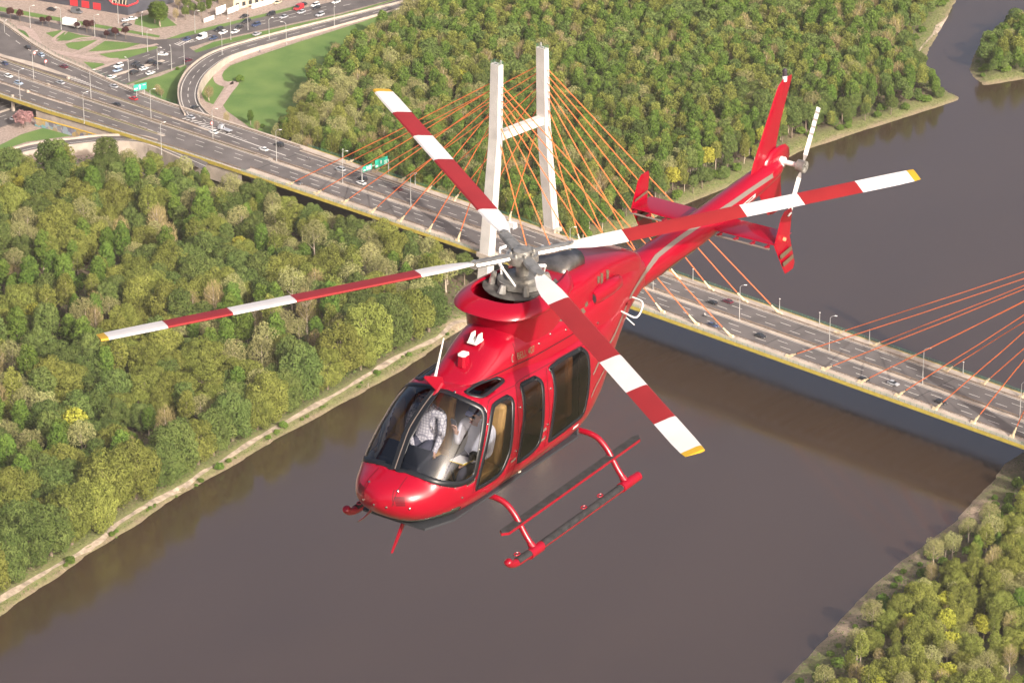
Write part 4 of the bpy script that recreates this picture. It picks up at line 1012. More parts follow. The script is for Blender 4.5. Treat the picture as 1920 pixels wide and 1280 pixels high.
def zone_label(kind, x, y, z, d, isl):
    u, v = px((x, y, z + 8))
    if x > 180 and y < 60: return 'on the right bank in the lower right corner', 'right bank trees'
    if isl: return 'on the small island at the upper right', 'island trees'
    if y < 0:
        if d < 6: return 'between the footpath and the water on the left bank', 'shrubs at the left bank waterline'
        if d < 20: return 'lining the sandy footpath on the left bank', 'trees along the left bank footpath'
        if v < 420: return 'just below the motorway on the left', 'trees below the motorway'
        if u < 170: return 'in the wood at the left edge of the photo', 'left edge wood'
        if v > 760: return 'in the lower part of the left bank wood', 'lower left bank wood'
        if u > 520: return 'in the left bank wood beside the near pylon leg', 'wood beside the pylon'
        return 'in the middle of the left bank wood', 'left bank wood'
    if d < 14: return 'at the water edge of the far bank', 'far bank edge trees'
    if u < 640: return 'in the wood beside the green meadow', 'wood beside the meadow'
    if u < 900: return 'in the wood behind the left cable fan', 'wood behind the left cables'
    if u < 1080: return 'in the wood directly behind the white pylon', 'wood behind the pylon'
    if v < 90: return 'at the far top of the wood above the tail fin', 'top of the far wood'
    if u > 1500: return 'in the far wood right of the tail fin', 'wood right of the tail fin'
    return 'in the wood between the pylon and the tail fin', 'wood behind the tail boom'
def pick(ws):
    r = random.random() * sum(ws.values())
    for k, w_ in ws.items():
        r -= w_
        if r <= 0: return k
    return k
FEDGE = [tuple(P(u, v, -10)[:2]) for u, v in ((490, 264), (530, 262), (560, 232), (566, 196), (590, 164), (652, 118), (726, 66), (800, 24), (930, -40))]
FARW = FEDGE + [(-300, 700), (200, 700), (200, 17)]
NOPLANT_L = [(-80, 345), (150, 330), (290, 325), (360, 345), (430, 352)]
cand = []
def jit_grid(x0, x1, y0, y1, sp):
    xs, ys = [], []
    j = 0; y = y0
    while y < y1:
        x = x0 + (sp / 2 if j % 2 else 0)
        while x < x1:
            xs.append(x + random.uniform(-.36, .36) * sp); ys.append(y + random.uniform(-.36, .36) * sp); x += sp
        y += sp * .87; j += 1
    return np.array(xs), np.array(ys)
def inframe(x, y, z, m=70):
    u, v = px((x, y, z)); u2, v2 = px((x, y, z + 14))
    return -m < u < 1920 + m and v2 < 1280 + 30 and v > -10
PL = []
def pxs(x, y, z):
    q = np.stack([x, y, z], 1) - CAM; dep = q @ C_F
    return 960 + FPX * (q @ C_R) / dep, 640 - FPX * (q @ C_U) / dep
def field(x0, x1, y0, y1, sp, m=70):
    gx, gy = jit_grid(x0, x1, y0, y1, sp); D = inland(gx, gy); z = ground_z(gx, gy)
    u, v = pxs(gx, gy, z); u2, v2 = pxs(gx, gy, z + 14)
    ok = (u > -m) & (u < 1920 + m) & (v2 < 1310) & (v > -10) & (D > 1.5)
    return [q[ok] for q in (gx, gy, z, D, u, v)]
NPX, NPY = [p[0] for p in NOPLANT_L], [p[1] for p in NOPLANT_L]
# left bank: a front row of big willows, then the mixed wood
BP = np.array(BANKPATH)
L0 = np.concatenate([[0], np.cumsum(np.hypot(*(BP[1:] - BP[:-1]).T))])
FR = []; FRONT = {}
t = 2.0
while t < L0[-1] - 8:
    cx, cy = np.interp(t, L0, BP[:, 0]), np.interp(t, L0, BP[:, 1]); tx, ty = np.interp(t + 3, L0, BP[:, 0]) - cx, np.interp(t + 3, L0, BP[:, 1]) - cy
    n_ = math.hypot(tx, ty); nx, ny = -ty / n_, tx / n_
    s = random.uniform(.9, 1.6); dd = 5.6 * s * .62 + .4
    x, y = cx + nx * dd, cy + ny * dd
    FR.append((x, y, 5.0 * s)); k = pick(dict(willow=5, greenwillow=4.4, yellow=.2))
    PL.append((k, x, y, float(ground_z(x, y)), s)); FRONT[(x, y)] = len(FRONT) + 1
    t += 5.6 * s * random.uniform(1.15, 1.7)
    for _ in range(random.choice((0, 1, 2, 4))):
        o1, o2 = random.uniform(-3, 3), random.uniform(1.2, 3.2); sx, sy = cx - nx * o2 + ny * o1, cy - ny * o2 - nx * o1
        PL.append(('shrub', sx, sy, float(ground_z(sx, sy)), random.choice((.18, .25, .35, .5, .8))))
FRA = np.array(FR)
gx, gy, gz_, D, gu, gv = field(-215, 90, -345, -18, 8.2)
dBP = dist_line(gx, gy, BANKPATH); NV = noise2(gx, gy, .06, 21)
for x, y, z, d, u, v, db, nv in zip(gx, gy, gz_, D, gu, gv, dBP, NV):
    if d < 14 or x > 80 or y > K('near', x) - 5.0 or math.hypot(x - 17, y + 44) < 10: continue
    if x < -110 and v < np.interp(u, NPX, NPY): continue
    if db < 9: continue
    if np.any(np.hypot(FRA[:, 0] - x, FRA[:, 1] - y) < FRA[:, 2] * .95): continue
    if y > K('near', x) - 40: k = pick(dict(greenwillow=2, broad=2.5, willow=1, pale=3.2, poplar=2.5, olivepoplar=2))
    elif nv > .1: k = pick(dict(willow=5, greenwillow=2.5, pale=.6, yellow=.3, broad=1))
    elif nv < -.25: k = pick(dict(bare=1.4, poplar=2.6, shrub=3.0, pale=1.2, olivepoplar=1.5))
    else: k = pick(dict(greenwillow=2, broad=2.2, poplar=2.8, olivepoplar=1.6, pale=1, bare=.4, willow=1.2, shrub=1.2))
    big = k in ('willow', 'greenwillow')
    s = random.uniform(.8, 1.45) if big else random.uniform(.85, 1.45)
    if y > K('near', x) - 19 and k != 'shrub':
        top = random.uniform(-3.2, -1.2) if -112 < x < -66 else random.uniform(-1, 2.2)
        s = (top - z) / dict(willow=11, greenwillow=10.6, poplar=14.3, broad=12.4, olivepoplar=13.5, pale=11.4, bare=12, yellow=10)[k]
    PL.append((k, x, y, z, s))
NEARQ = [(x, K('near', x) - random.uniform(5, 9)) for x in np.arange(-118, -14, 5.5)]
for x, y in NEARQ:
    k = pick(dict(greenwillow=2, pale=2, broad=1.5, willow=1)); z = float(ground_z(x, y)); top = random.uniform(-3.4, -1.6) if -112 < x < -62 else random.uniform(-1.5, 1.8)
    PL.append((k, x + random.uniform(-1.5, 1.5), y, z, (top - z) / dict(willow=11, greenwillow=10.6, broad=12.4, pale=11.4)[k]))
# far wood
gx, gy, gz_, D, gu, gv = field(-330, 20, 15, 480, 5.3, 40)
IN = inpoly(gx, gy, FARW); dBP = dist_line(gx, gy, BANKPATH2); NV = noise2(gx, gy, .045, 22)
for x, y, z, d, u, v, i, db, nv in zip(gx, gy, gz_, D, gu, gv, IN, dBP, NV):
    if not i or d < 3.5 or y < K('far', x) + 5 or db < 3.5: continue
    if 640 < u < 1000 and v > 470: continue
    if d < 14: k = pick(dict(olivepoplar=1.5, broad=2, greenwillow=.8, yellow=.15, shrub=2, poplar=1))
    elif u < 780 and nv > -.2: k = pick(dict(pale=5, olivepoplar=2, poplar=1.2, broad=.8))
    elif nv > .3: k = pick(dict(broad=2.5, willow=.6, greenwillow=.8, olivepoplar=2.0, pale=.6))
    elif nv < -.35: k = pick(dict(bare=.9, olivepoplar=2.5, poplar=2.4))
    else: k = pick(dict(poplar=3.0, olivepoplar=3.0, broad=1.8, pale=.9, bare=.6, yellow=.08))
    big = k in ('willow', 'greenwillow')
    s = random.uniform(.62, .85) if big else random.uniform(.78, 1.15)
    if d < 9 and k != 'shrub': s *= .72
    PL.append((k, x, y, z, s))
# island and right bank
for x0, x1, y0, y1, sp in ((-40, 60, 280, 470, 5.0), (200, 420, -300, 60, 6.4)):
    gx, gy, gz_, D, gu, gv = field(x0, x1, y0, y1, sp, 110)
    for x, y, z, d in zip(gx, gy, gz_, D):
        rbk = x > 180
        if d < (5 if rbk else 2.5) or abs(y) < 20 and rbk: continue
        if rbk: k = pick(dict(olivepoplar=1.6, willow=3.4, bare=.9, yellow=.9, shrub=1.2, poplar=.6, pale=1.8)) if d > 17 else ('shrub' if d < 12 else pick(dict(shrub=2.5, pale=.5)))
        else: k = pick(dict(broad=2, greenwillow=1.4, willow=.5, shrub=1, poplar=1)) if d > 5 else 'shrub'
        s = random.uniform(.62, 1.0) * (1.0 if k != 'shrub' else (1.1 if rbk and d > 8 else .7))
        PL.append((k, x, y, z, s))
cnt = {}
PL.sort(key=lambda t: (t[1] - CAM[0]) ** 2 + (t[2] - CAM[1]) ** 2)
REST = {}
PA = np.array([(t[1], t[2]) for t in PL]); PD_ = inland(PA[:, 0], PA[:, 1]); PI_ = inpoly(PA[:, 0], PA[:, 1], ISLE)
for (k, x, y, z, s), d_, i_ in zip(PL, PD_, PI_):
    cnt[k] = cnt.get(k, 0) + 1
    if cnt[k] > 300: REST.setdefault(k, []).append((x, y, z, s)); continue
    zl, gr = zone_label(k, x, y, z, d_, i_)
    if (x, y) in FRONT:
        n_ = FRONT[(x, y)]; zl = f'{n_}' + ('th' if 10 < n_ % 100 < 14 else {1: 'st', 2: 'nd', 3: 'rd'}.get(n_ % 10, 'th')) + ' tree along the footpath from the lower left corner'; gr = 'front row along the left bank footpath'
    plant(k, x, y, s * (1.1 if (x, y) in FRONT else 1), DESC[k] + ', ' * ((x, y) in FRONT) + ' ' * ((x, y) not in FRONT) + zl, 'shrub' if k == 'shrub' else 'tree', gr + ', ' + k, z=z, sz=s * 1.32 if (x, y) in FRONT else None)
print('TREES', cnt)
# trees past 300 of a kind: one mass per kind (real leaf geometry, thinned for distance)
for k, L in REST.items():
    name, cm, tm = KINDS[k][0]
    n = len(cm.vertices); co = np.empty(n * 3, np.float32); cm.vertices.foreach_get('co', co); co = co.reshape(-1, 4, 3)
    ti = np.empty(n, np.float32); cm.attributes['tint'].data.foreach_get('value', ti); ti = ti.reshape(-1, 4)
    Vs, Ts = [], []
    for x, y, z, s in L:
        sel = RNG.random(len(co)) < .5; th = RNG.uniform(0, 6.28); c_, s_ = math.cos(th), math.sin(th)
        q = co[sel]; ctr = q.mean(1, keepdims=True); q = ctr + (q - ctr) * 1.35
        X = q[..., 0] * c_ - q[..., 1] * s_; Y = q[..., 0] * s_ + q[..., 1] * c_
        Vs.append(np.stack([X * s + x, Y * s + y, q[..., 2] * s + z], -1)); Ts.append(np.clip(ti[sel] + RNG.uniform(-.3, .3), 0, 1))
    V = np.concatenate(Vs).reshape(-1, 3); T = np.concatenate(Ts).reshape(-1); m_ = len(V) // 4
    me = bpy.data.meshes.new('far_woodland'); me.vertices.add(len(V)); me.vertices.foreach_set('co', V.astype(np.float32).ravel()); me.loops.add(len(V)); me.polygons.add(m_)
    me.loops.foreach_set('vertex_index', np.arange(len(V), dtype=np.int32)); me.polygons.foreach_set('loop_start', (np.arange(m_) * 4).astype(np.int32)); me.polygons.foreach_set('loop_total', np.full(m_, 4, np.int32)); me.update(calc_edges=True)
    at = me.attributes.new('tint', 'FLOAT', 'POINT'); at.data.foreach_set('value', T.astype(np.float32)); me.materials.append(cm.materials[0])
    tag(link('far_woodland', me), 'far woodland of ' + DESC[k] + ' crowns behind the nearer trees', 'woodland', kind='stuff')

# undergrowth: leaves near the ground in all woods
def scatter(n, x0, x1, y0, y1, test):
    x = RNG.uniform(x0, x1, n); y = RNG.uniform(y0, y1, n); D = inland(x, y); ok = test(x, y, D)
    return x[ok], y[ok], D[ok]
US = []
far_ok = lambda x, y, D: inpoly(x, y, FARW) & (D > .6) & (y > np.interp(x, *KN['far']) + 2.5) & (x < 40)
lft_ok = lambda x, y, D: (D > .6) & (y < np.interp(x, *KN['near']) - 2.5) & (x < 90) & (dist_line(x, y, BANKPATH) > 2.0) & (x > -205) & (np.hypot(x - 17, y + 44) > 7)
rgt_ok = lambda x, y, D: (D > .8) & (x > 180)
isl_ok = lambda x, y, D: inpoly(x, y, ISLE) & (D > .5)
for n, b, ts in ((70000, (-300, 30, 17, 430), far_ok), (75000, (-200, 90, -345, -18), lft_ok), (90000, (-10, 80, -330, -20), lambda x, y, D: lft_ok(x, y, D) & (D < 11)), (30000, (190, 330, -260, 0), lambda x, y, D: rgt_ok(x, y, D) & (D < 16)), (60000, (-90, 30, 20, 400), lambda x, y, D: far_ok(x, y, D) & (D < 8)), (16000, (200, 400, -300, 60), rgt_ok), (5000, (-40, 60, 280, 480), isl_ok)):
    US.append(scatter(n, *b, ts))
ux = np.concatenate([u[0] for u in US]); uy = np.concatenate([u[1] for u in US]); uD = np.concatenate([u[2] for u in US])
PXC = px(np.stack([ux, uy, np.full_like(ux, -12)], 1)) if False else None
q = np.stack([ux, uy, np.full_like(ux, -12.0)], 1) - CAM; dep = q @ C_F; uu = 960 + FPX * (q @ C_R) / dep; vv = 640 - FPX * (q @ C_U) / dep
ok = (uu > -60) & (uu < 1980) & (vv > -40) & (vv < 1340)
ux, uy, uD = ux[ok], uy[ok], uD[ok]; n = len(ux)
dens = noise2(ux, uy, .2, 31)
hgt = np.where(uD < 9, RNG.uniform(0, .45, n), RNG.uniform(0, 1, n) ** 1.5 * (1.6 + 1.2 * dens))
pos = np.stack([ux, uy, ground_z(ux, uy) + .1 + np.maximum(hgt, 0)], 1)
nr = np.stack([RNG.normal(size=n) * .7, RNG.normal(size=n) * .7, np.ones(n)], 1)
tint = np.clip(.62 + dens * .5 + RNG.normal(size=n) * .2, 0, 1)
me = quads_mesh('undergrowth', pos, nr, np.where(uD < 9, RNG.uniform(.12, .34, n), RNG.uniform(.3, .62, n)), .6, tint, leaf_mat('undergrowth leaves', (0.135, 0.130, 0.055), (0.105, 0.185, 0.040), .2, 0.0), RNG)
tag(link('undergrowth', me), 'low green undergrowth and herbs covering the wood floor and banks', 'undergrowth', kind='stuff')

# ------------------------------------------------------------------ planted trees of the interchange
for i, (u, v) in enumerate([(20, 40), (38, 42), (80, 50), (92, 50), (145, 60), (163, 62), (173, 60), (200, 75), (216, 74), (236, 74)]):
    q = P(u, v, ZG); plant('maroon', q[0], q[1], random.uniform(.8, 1.15), f'small dark red tree along the upper street, {ORD[i]} from the left', 'tree', 'dark red street trees', z=ZG)
for u, v, s, lb in ((45, 240, 1.35, 'pink blossoming tree beside the underpass'), (18, 318, 1.1, 'pink blossoming tree at the left edge below the slip road')):
    q = P(u, v, ZG); plant('pink', q[0], q[1], s, lb, 'tree', z=ZG)
q = P(300, 50, ZG); plant('poplar', q[0], q[1], 1.45, 'big fresh green tree beside the showroom', 'tree', z=ZG, sz=.85); q = P(290, 44, ZG); plant('poplar', q[0], q[1], 1.1, 'smaller green tree behind the big one beside the showroom', 'tree', z=ZG, sz=.7)
for i, (u, v, k) in enumerate([(330, 40, 'bare'), (348, 38, 'broad'), (362, 30, 'broad'), (378, 34, 'broad'), (392, 26, 'poplar'), (350, 22, 'broad'), (372, 16, 'broad'), (398, 12, 'broad'), (335, 18, 'bare'), (415, 8, 'broad')]):
    q = P(u, v, ZG); plant(k, q[0], q[1], random.uniform(.5, .7), DESC[k] + f' in the garden right of the showroom, {ORD[i]} of the clump', 'tree', 'garden trees by the showroom', z=ZG)
q = P(296, 178, ZG); plant('bare', q[0], q[1], .55, 'reddish brown leafless bush beside the green direction sign', 'bush', z=ZG, sz=.4); q = P(303, 183, ZG); plant('bare', q[0], q[1], .45, 'small brown leafless bush right of the direction sign', 'bush', z=ZG, sz=.35)
q = P(392, 190, ZG); plant('bare', q[0], q[1], .8, 'pale leafless tree inside the loop ramp', 'tree', z=ZG, sz=.6)
q = P(450, 154, ZG); plant('shrub', q[0], q[1], .9, 'lone round shrub on the meadow edge', 'shrub', z=ZG); q = P(333, 131, ZG); plant('shrub', q[0], q[1], .4, 'tiny round shrub on the lawn beside the street', 'shrub', z=ZG)
for i, (u, v, k) in enumerate([(425, 236, 'bare'), (470, 235, 'poplar'), (492, 240, 'shrub'), (482, 250, 'bare')]):
    q = P(u, v, ZG); plant(k, q[0], q[1], .5, DESC[k] + f' at the motorway edge below the meadow, {ORD[i]} from the left', 'tree', 'bushes below the meadow', z=ZG)

for i, (u, v) in enumerate([(122, 1066), (340, 918), (505, 826), (690, 724), (1760, 1018)]):
    q = P(u, v, -15.4); L_ = random.uniform(1.6, 3.0); th = random.uniform(1.4, 3.4); e = empty('driftwood_log', (q[0], q[1], float(ground_z(q[0], q[1])) - .05), th); tag(e, f'bare bleached driftwood log at the waterline, {ORD[i]} counted from the lower left', 'log', 'driftwood at the waterline')
    MB().tube([(0, 0, .1), (L_ * .5, .1, .35), (L_, -.05, .7)], [.17, .13, .06], 7).build('stem', palebark, e, smooth=True); MB().tube([(L_ * .5, .1, .3), (L_ * .7, .5, .8)], [.07, .03], 5).build('branch', palebark, e)

# ================================================================== HELICOPTER
# local frame: x aft from the nose, y to starboard, z up from the belly; pose fitted to the rotor disc, skids and tail
HW_ = np.array([[-0.164297, -0.986111, 0.024322], [0.986303, -0.164593, -0.010714], [0.014568, 0.022228, 0.999647]])
HUB = np.array([3.05, 0, 2.35]); HUBW = np.array([810.6911, -880.2469, 489.1159])
H0 = HUBW - HW_ @ HUB
HM = Matrix.Identity(4)
for i in range(3):
    for j in range(3): HM[i][j] = HW_[i, j]
    HM[i][3] = H0[i]
heli = empty('helicopter'); heli.matrix_world = HM
tag(heli, 'red helicopter with skids and banded rotor blades flying above the river', 'helicopter')
CL = HW_.T @ (CAM - H0)                       # camera seen from the helicopter
def hray(u, v): d = HW_.T @ ray(u, v); return d / np.linalg.norm(d)
def hpx(p): return px(H0 + HW_ @ np.asarray(p, float))

red = mat('red helicopter paint', (0.28, 0.002, 0.015), 0.28, coat=.7, metal=.1, spec=.4)
red2 = mat('darker red skid paint', (0.235, 0.003, 0.014), 0.35, coat=.3)
blackf = mat('black window frame', (0.012, 0.013, 0.016), 0.35, spec=.4)
creami = mat('cream cabin lining', (0.55, 0.48, 0.38), 0.7)
tan = mat('tan leather', (0.48, 0.29, 0.10), 0.55, var=.1, scale=6)
dkint = mat('dark cockpit plastic', (0.030, 0.032, 0.038), 0.55)
stripe = mat('silver-beige stripe', (0.17, 0.135, 0.115), 0.35, coat=.6)
bronze = mat('dark bronze stripe', (0.11, 0.075, 0.05), 0.4, coat=.5)
grip = mat('black grip tread', (0.020, 0.019, 0.021), 0.95, var=.45, scale=14, detail=5)
chrome = mat('bright steel', (0.62, 0.61, 0.58), 0.22, metal=1.0)
greym = mat('grey rotor metal', (0.30, 0.29, 0.27), 0.4, metal=.6, var=.25, scale=9)
bladew = mat('white blade paint', (0.54, 0.52, 0.52), 0.45, var=.05, scale=3); blader = mat('red blade band', (0.24, 0.016, 0.016), 0.45, var=.06, scale=3); bladey = mat('yellow blade tip', (0.42, 0.26, 0.02), 0.45)
seam = mat('dark red panel gap', (0.10, 0.003, 0.008), 0.6)
whitep = mat('white antenna paint', (0.58, 0.57, 0.56), 0.4)
def glass_mat(name, tint, gl=(1, 1, 1), rough=.02, ior=1.5, haze=0.0):
    m = bpy.data.materials.new(name); m.use_nodes = True; t = m.node_tree; t.nodes.clear()
    out = t.nodes.new('ShaderNodeOutputMaterial'); tr = t.nodes.new('ShaderNodeBsdfTransparent'); g = t.nodes.new('ShaderNodeBsdfGlossy'); fz = t.nodes.new('ShaderNodeFresnel'); mx = t.nodes.new('ShaderNodeMixShader')
    tr.inputs[0].default_value = tuple(tint) + (1,); g.inputs[0].default_value = tuple(gl) + (1,); g.inputs[1].default_value = rough; fz.inputs[0].default_value = ior
    t.links.new(fz.outputs[0], mx.inputs[0]); t.links.new(tr.outputs[0], mx.inputs[1]); t.links.new(g.outputs[0], mx.inputs[2]); t.links.new(mx.outputs[0], out.inputs[0])
    return m
glassc = glass_mat('clear canopy glass', (.76, .77, .80), rough=.05, ior=1.7); glasst = glass_mat('dark tinted cabin glass', (.30, .24, .21), rough=.05, ior=1.75); glassr = glass_mat('tinted roof glass', (.10, .10, .12), rough=.06, ior=1.5); glassn = glass_mat('smoked chin glass', (.22, .22, .18), rough=.05)

def pchip(xs, ys, x):
    xs = np.asarray(xs, float); ys = np.asarray(ys, float); x = np.clip(np.asarray(x, float), xs[0], xs[-1])
    h = np.diff(xs); d = np.diff(ys) / h; m = np.zeros_like(xs)
    for i in range(1, len(xs) - 1):
        if d[i - 1] * d[i] > 0: m[i] = 3 * (h[i - 1] + h[i]) / ((2 * h[i] + h[i - 1]) / d[i - 1] + (h[i] + 2 * h[i - 1]) / d[i])
    m[0], m[-1] = d[0], d[-1]
    i = np.clip(np.searchsorted(xs, x, side='right') - 1, 0, len(xs) - 2); t = (x - xs[i]) / h[i]
    return (1 + 2 * t) * (1 - t) ** 2 * ys[i] + t * (1 - t) ** 2 * h[i] * m[i] + t * t * (3 - 2 * t) * ys[i + 1] + t * t * (t - 1) * h[i] * m[i + 1]
# ---- cabin shell
TX = [-.07, -.05, 0.0, .08, .2, .33, .45, .62, .9, 1.2, 1.5, 2.2, 3.2, 3.6, 4.0, 4.4, 4.8, 5.2, 5.6]
TW = [.02, .12, .26, .39, .48, .545, .59, .64, .69, .71, .715, .715, .705, .67, .60, .50, .395, .30, .235]
TZT = [.30, .37, .435, .49, .53, .575, .70, .88, 1.09, 1.235, 1.285, 1.30, 1.30, 1.31, 1.33, 1.36, 1.39, 1.40, 1.375]
TZB = [.26, .20, .13, .06, -.01, -.06, -.09, -.13, -.17, -.185, -.19, -.19, -.19, -.16, -.03, .22, .50, .74, .89]
TZC = [.28, .28, .28, .28, .29, .30, .32, .36, .42, .45, .45, .45, .45, .48, .58, .75, .93, 1.06, 1.13]
TNT = [2, 2, 2.1, 2.2, 2.3, 2.3, 2.25, 2.25, 2.35, 2.7, 3.1, 3.1, 3.1, 3.0, 2.8, 2.5, 2.3, 2.1, 2.0]
TNB = [2, 2, 2.2, 2.4, 2.6, 2.7, 2.8, 3.0, 3.2, 3.3, 3.3, 3.3, 3.3, 3.2, 3.0, 2.7, 2.4, 2.2, 2.0]
sq = lambda x: np.sqrt(np.asarray(x, float) + .07)
def section(x, N=112):
    q = sq(x); Q = sq(TX)
    w_, zt, zb, zc, n1, n2 = (float(pchip(Q, T, q)) for T in (TW, TZT, TZB, TZC, TNT, TNB))
    a = np.linspace(0, 2 * math.pi, N, endpoint=False)      # 0 = top, then port
    sn, cs = np.sin(a), np.cos(a); n = np.where(cs >= 0, n1, n2)
    y = -w_ * np.sign(sn) * np.abs(sn) ** (2 / n); z = zc + np.where(cs >= 0, zt - zc, zc - zb) * np.sign(cs) * np.abs(cs) ** (2 / n)
    return np.stack([np.full(N, x), y, z], 1)
SX = np.concatenate([-.07 + 1.3 * np.linspace(0.0, 1, 62) ** 2, np.linspace(1.25, 3.9, 106)[0:], np.linspace(3.93, 5.6, 50)])
RG = [section(x) for x in SX]
sv = np.concatenate(RG); NS = RG[0].shape[0]
sf = [(i * NS + j, i * NS + (j + 1) % NS, (i + 1) * NS + (j + 1) % NS, (i + 1) * NS + j) for i in range(len(SX) - 1) for j in range(NS)]
# ---- boom
def ringx(x, zc, ry, rz, n=32): return [(x, -ry * math.sin(t), zc + rz * math.cos(t)) for t in np.linspace(0, 2 * math.pi, n, endpoint=False)]
BX = [5.2, 5.6, 6.2, 7.2, 8.2, 8.9, 9.25, 9.42, 9.47]; BZ = [1.12, 1.13, 1.145, 1.18, 1.255, 1.32, 1.36, 1.37, 1.37]; BR = [.235, .23, .222, .21, .185, .165, .15, .11, .03]
bs = np.linspace(5.2, 9.47, 60)
boom_r = [ringx(x, float(pchip(BX, BZ, x)), float(pchip(BX, BR, x)), float(pchip(BX, BR, x)) * 1.03) for x in bs]
bv = np.concatenate([np.array(r) for r in boom_r]); NB_ = 32
bf = [(i * NB_ + j, i * NB_ + (j + 1) % NB_, (i + 1) * NB_ + (j + 1) % NB_, (i + 1) * NB_ + j) for i in range(len(bs) - 1) for j in range(NB_)]
# ---- lower cowling (half sections)
CX = [1.41, 1.44, 1.5, 1.7, 1.9, 2.1, 2.4, 3.0, 3.6, 4.2, 4.8, 5.3, 5.62]
CWB = [.20, .25, .29, .345, .385, .42, .47, .535, .56, .545, .46, .34, .235]; CZT = [1.27, 1.285, 1.31, 1.385, 1.485, 1.585, 1.66, 1.68, 1.70, 1.72, 1.68, 1.58, 1.42]
def csec(x, n=33):
    w_, zt = float(pchip(CX, CWB, x)), float(pchip(CX, CZT, x)); zb = 1.18; e = 2 / 3.0
    a = np.linspace(0, math.pi, n); return np.stack([np.full(n, x), w_ * np.sign(np.cos(a)) * np.abs(np.cos(a)) ** e, zb + (zt - zb) * np.abs(np.sin(a)) ** e], 1)
cxs = np.linspace(1.41, 5.62, 110); crs = [csec(x) for x in cxs]; cv = np.concatenate(crs); nC = 33
cf = [(i * nC + j, (i + 1) * nC + j, (i + 1) * nC + j + 1, i * nC + j + 1) for i in range(len(cxs) - 1) for j in range(nC - 1)]
# ---- engine cowl behind the mast
EX = [3.3, 3.7, 4.2, 4.7, 5.1, 5.35, 5.46]; EW = [.50, .50, .455, .405, .355, .31, .24]; EZ = [1.97, 1.965, 1.93, 1.84, 1.73, 1.62, 1.54]
def esec(x, n=33):
    w_, zt = float(pchip(EX, EW, x)), float(pchip(EX, EZ, x)); zb = 1.42; e = 2 / 5.0
    a = np.linspace(0, math.pi, n); return np.stack([np.full(n, x), w_ * np.sign(np.cos(a)) * np.abs(np.cos(a)) ** e, zb + (zt - zb) * np.abs(np.sin(a)) ** e], 1)
exs = np.linspace(3.3, 5.46, 60); ers = [esec(x) for x in exs]; ev = np.concatenate(ers)
ef = [(i * nC + j, (i + 1) * nC + j, (i + 1) * nC + j + 1, i * nC + j + 1) for i in range(len(exs) - 1) for j in range(nC - 1)]

allv = [tuple(p) for p in np.concatenate([sv, bv, cv, ev])]
k1, k2, k3 = len(sv), len(sv) + len(bv), len(sv) + len(bv) + len(cv)
allf = list(sf) + [tuple(i + k1 for i in f) for f in bf] + [tuple(i + k2 for i in f) for f in cf] + [tuple(i + k3 for i in f) for f in ef]
BVH_ALL = BVHTree.FromPolygons(allv, allf); BVH_SH = BVHTree.FromPolygons([tuple(p) for p in sv], sf)
def cast(u, v, bvh=None):
    r = (bvh or BVH_ALL).ray_cast(Vector(CL), Vector(hray(u, v)))
    if r[0] is None: return None
    n = r[1]
    if n.dot(Vector(CL) - r[0]) < 0: n = -n
    return r[0], n

WIN = dict(
 windshield=[(819, 729), (839, 732), (867.5, 744), (892, 755), (905, 763), (911.5, 778), (909.7, 802.5), (903, 840), (895.6, 877.5), (890, 894), (878.7, 903.7), (860, 911), (839, 911), (811, 904), (785, 894), (760.6, 885), (742, 879), (755, 840), (768, 805), (784, 778), (802, 752)],
 door_window=[(951, 740.6), (960, 746), (964, 759), (963, 797.5), (960, 830), (955, 854), (941, 885), (920.6, 903), (896, 917), (892, 915), (902, 872.7), (914.5, 814), (921.6, 767), (926.5, 756), (939, 747)],
 rear_door_window=[(1002, 705), (1014, 712), (1020, 730.5), (1020, 781), (1016, 814), (1010, 834), (994, 852), (972, 867), (970, 862), (975.5, 830), (981.6, 781), (980.5, 747), (976, 724), (979, 718)],
 cabin_window=[(1089.4, 651), (1098.8, 657.5), (1104.4, 670.6), (1106, 704), (1102.5, 742), (1095, 773.8), (1082, 788.8), (1035, 825), (1029, 826), (1029, 821), (1035, 788.8), (1039.7, 732.5), (1035, 700.6), (1030, 690), (1050, 672.5)],
 roof_window=[(871, 734), (892.5, 720), (925, 707.5), (940, 709), (945, 714.5), (930, 727.5), (909, 742.5), (900, 744.5), (880, 740)])
WMAT = dict(windshield=glassc, door_window=glassc, rear_door_window=glasst, cabin_window=glasst, roof_window=glassr)
def dense(poly, step=2.5, close=True):
    out = []; n = len(poly)
    S = smoothline([np.array(p) for p in (poly + [poly[0]] if close else poly)], 6)
    acc = 0; out = [S[0]]
    for a, b in zip(S[:-1], S[1:]):
        if np.linalg.norm(b - out[-1]) >= step: out.append(b)
    return out
fc = np.array([sv[list(f)].mean(0) for f in sf])
fn = np.array([np.cross(sv[f[2]] - sv[f[0]], sv[f[3]] - sv[f[1]]) for f in sf]); fn /= np.linalg.norm(fn, axis=1, keepdims=True) + 1e-12
ctr = np.stack([fc[:, 0], 0 * fc[:, 0], np.interp(fc[:, 0], TX, TZC)], 1); fl = np.einsum('ij,ij->i', fn, fc - ctr) < 0; fn[fl] *= -1
fm = fc.copy(); fm[:, 1] = -np.abs(fm[:, 1]); nm_ = fn.copy(); nm_[:, 1] = np.where(fc[:, 1] > 0, -nm_[:, 1], nm_[:, 1])
vis = np.einsum('ij,ij->i', nm_, CL - fm) > 0
WQ = (H0 + fm @ HW_.T) - CAM; dep = WQ @ C_F; fu = 960 + FPX * (WQ @ C_R) / dep; fv = 640 - FPX * (WQ @ C_U) / dep
cutf = np.zeros(len(sf), bool); WF = {}
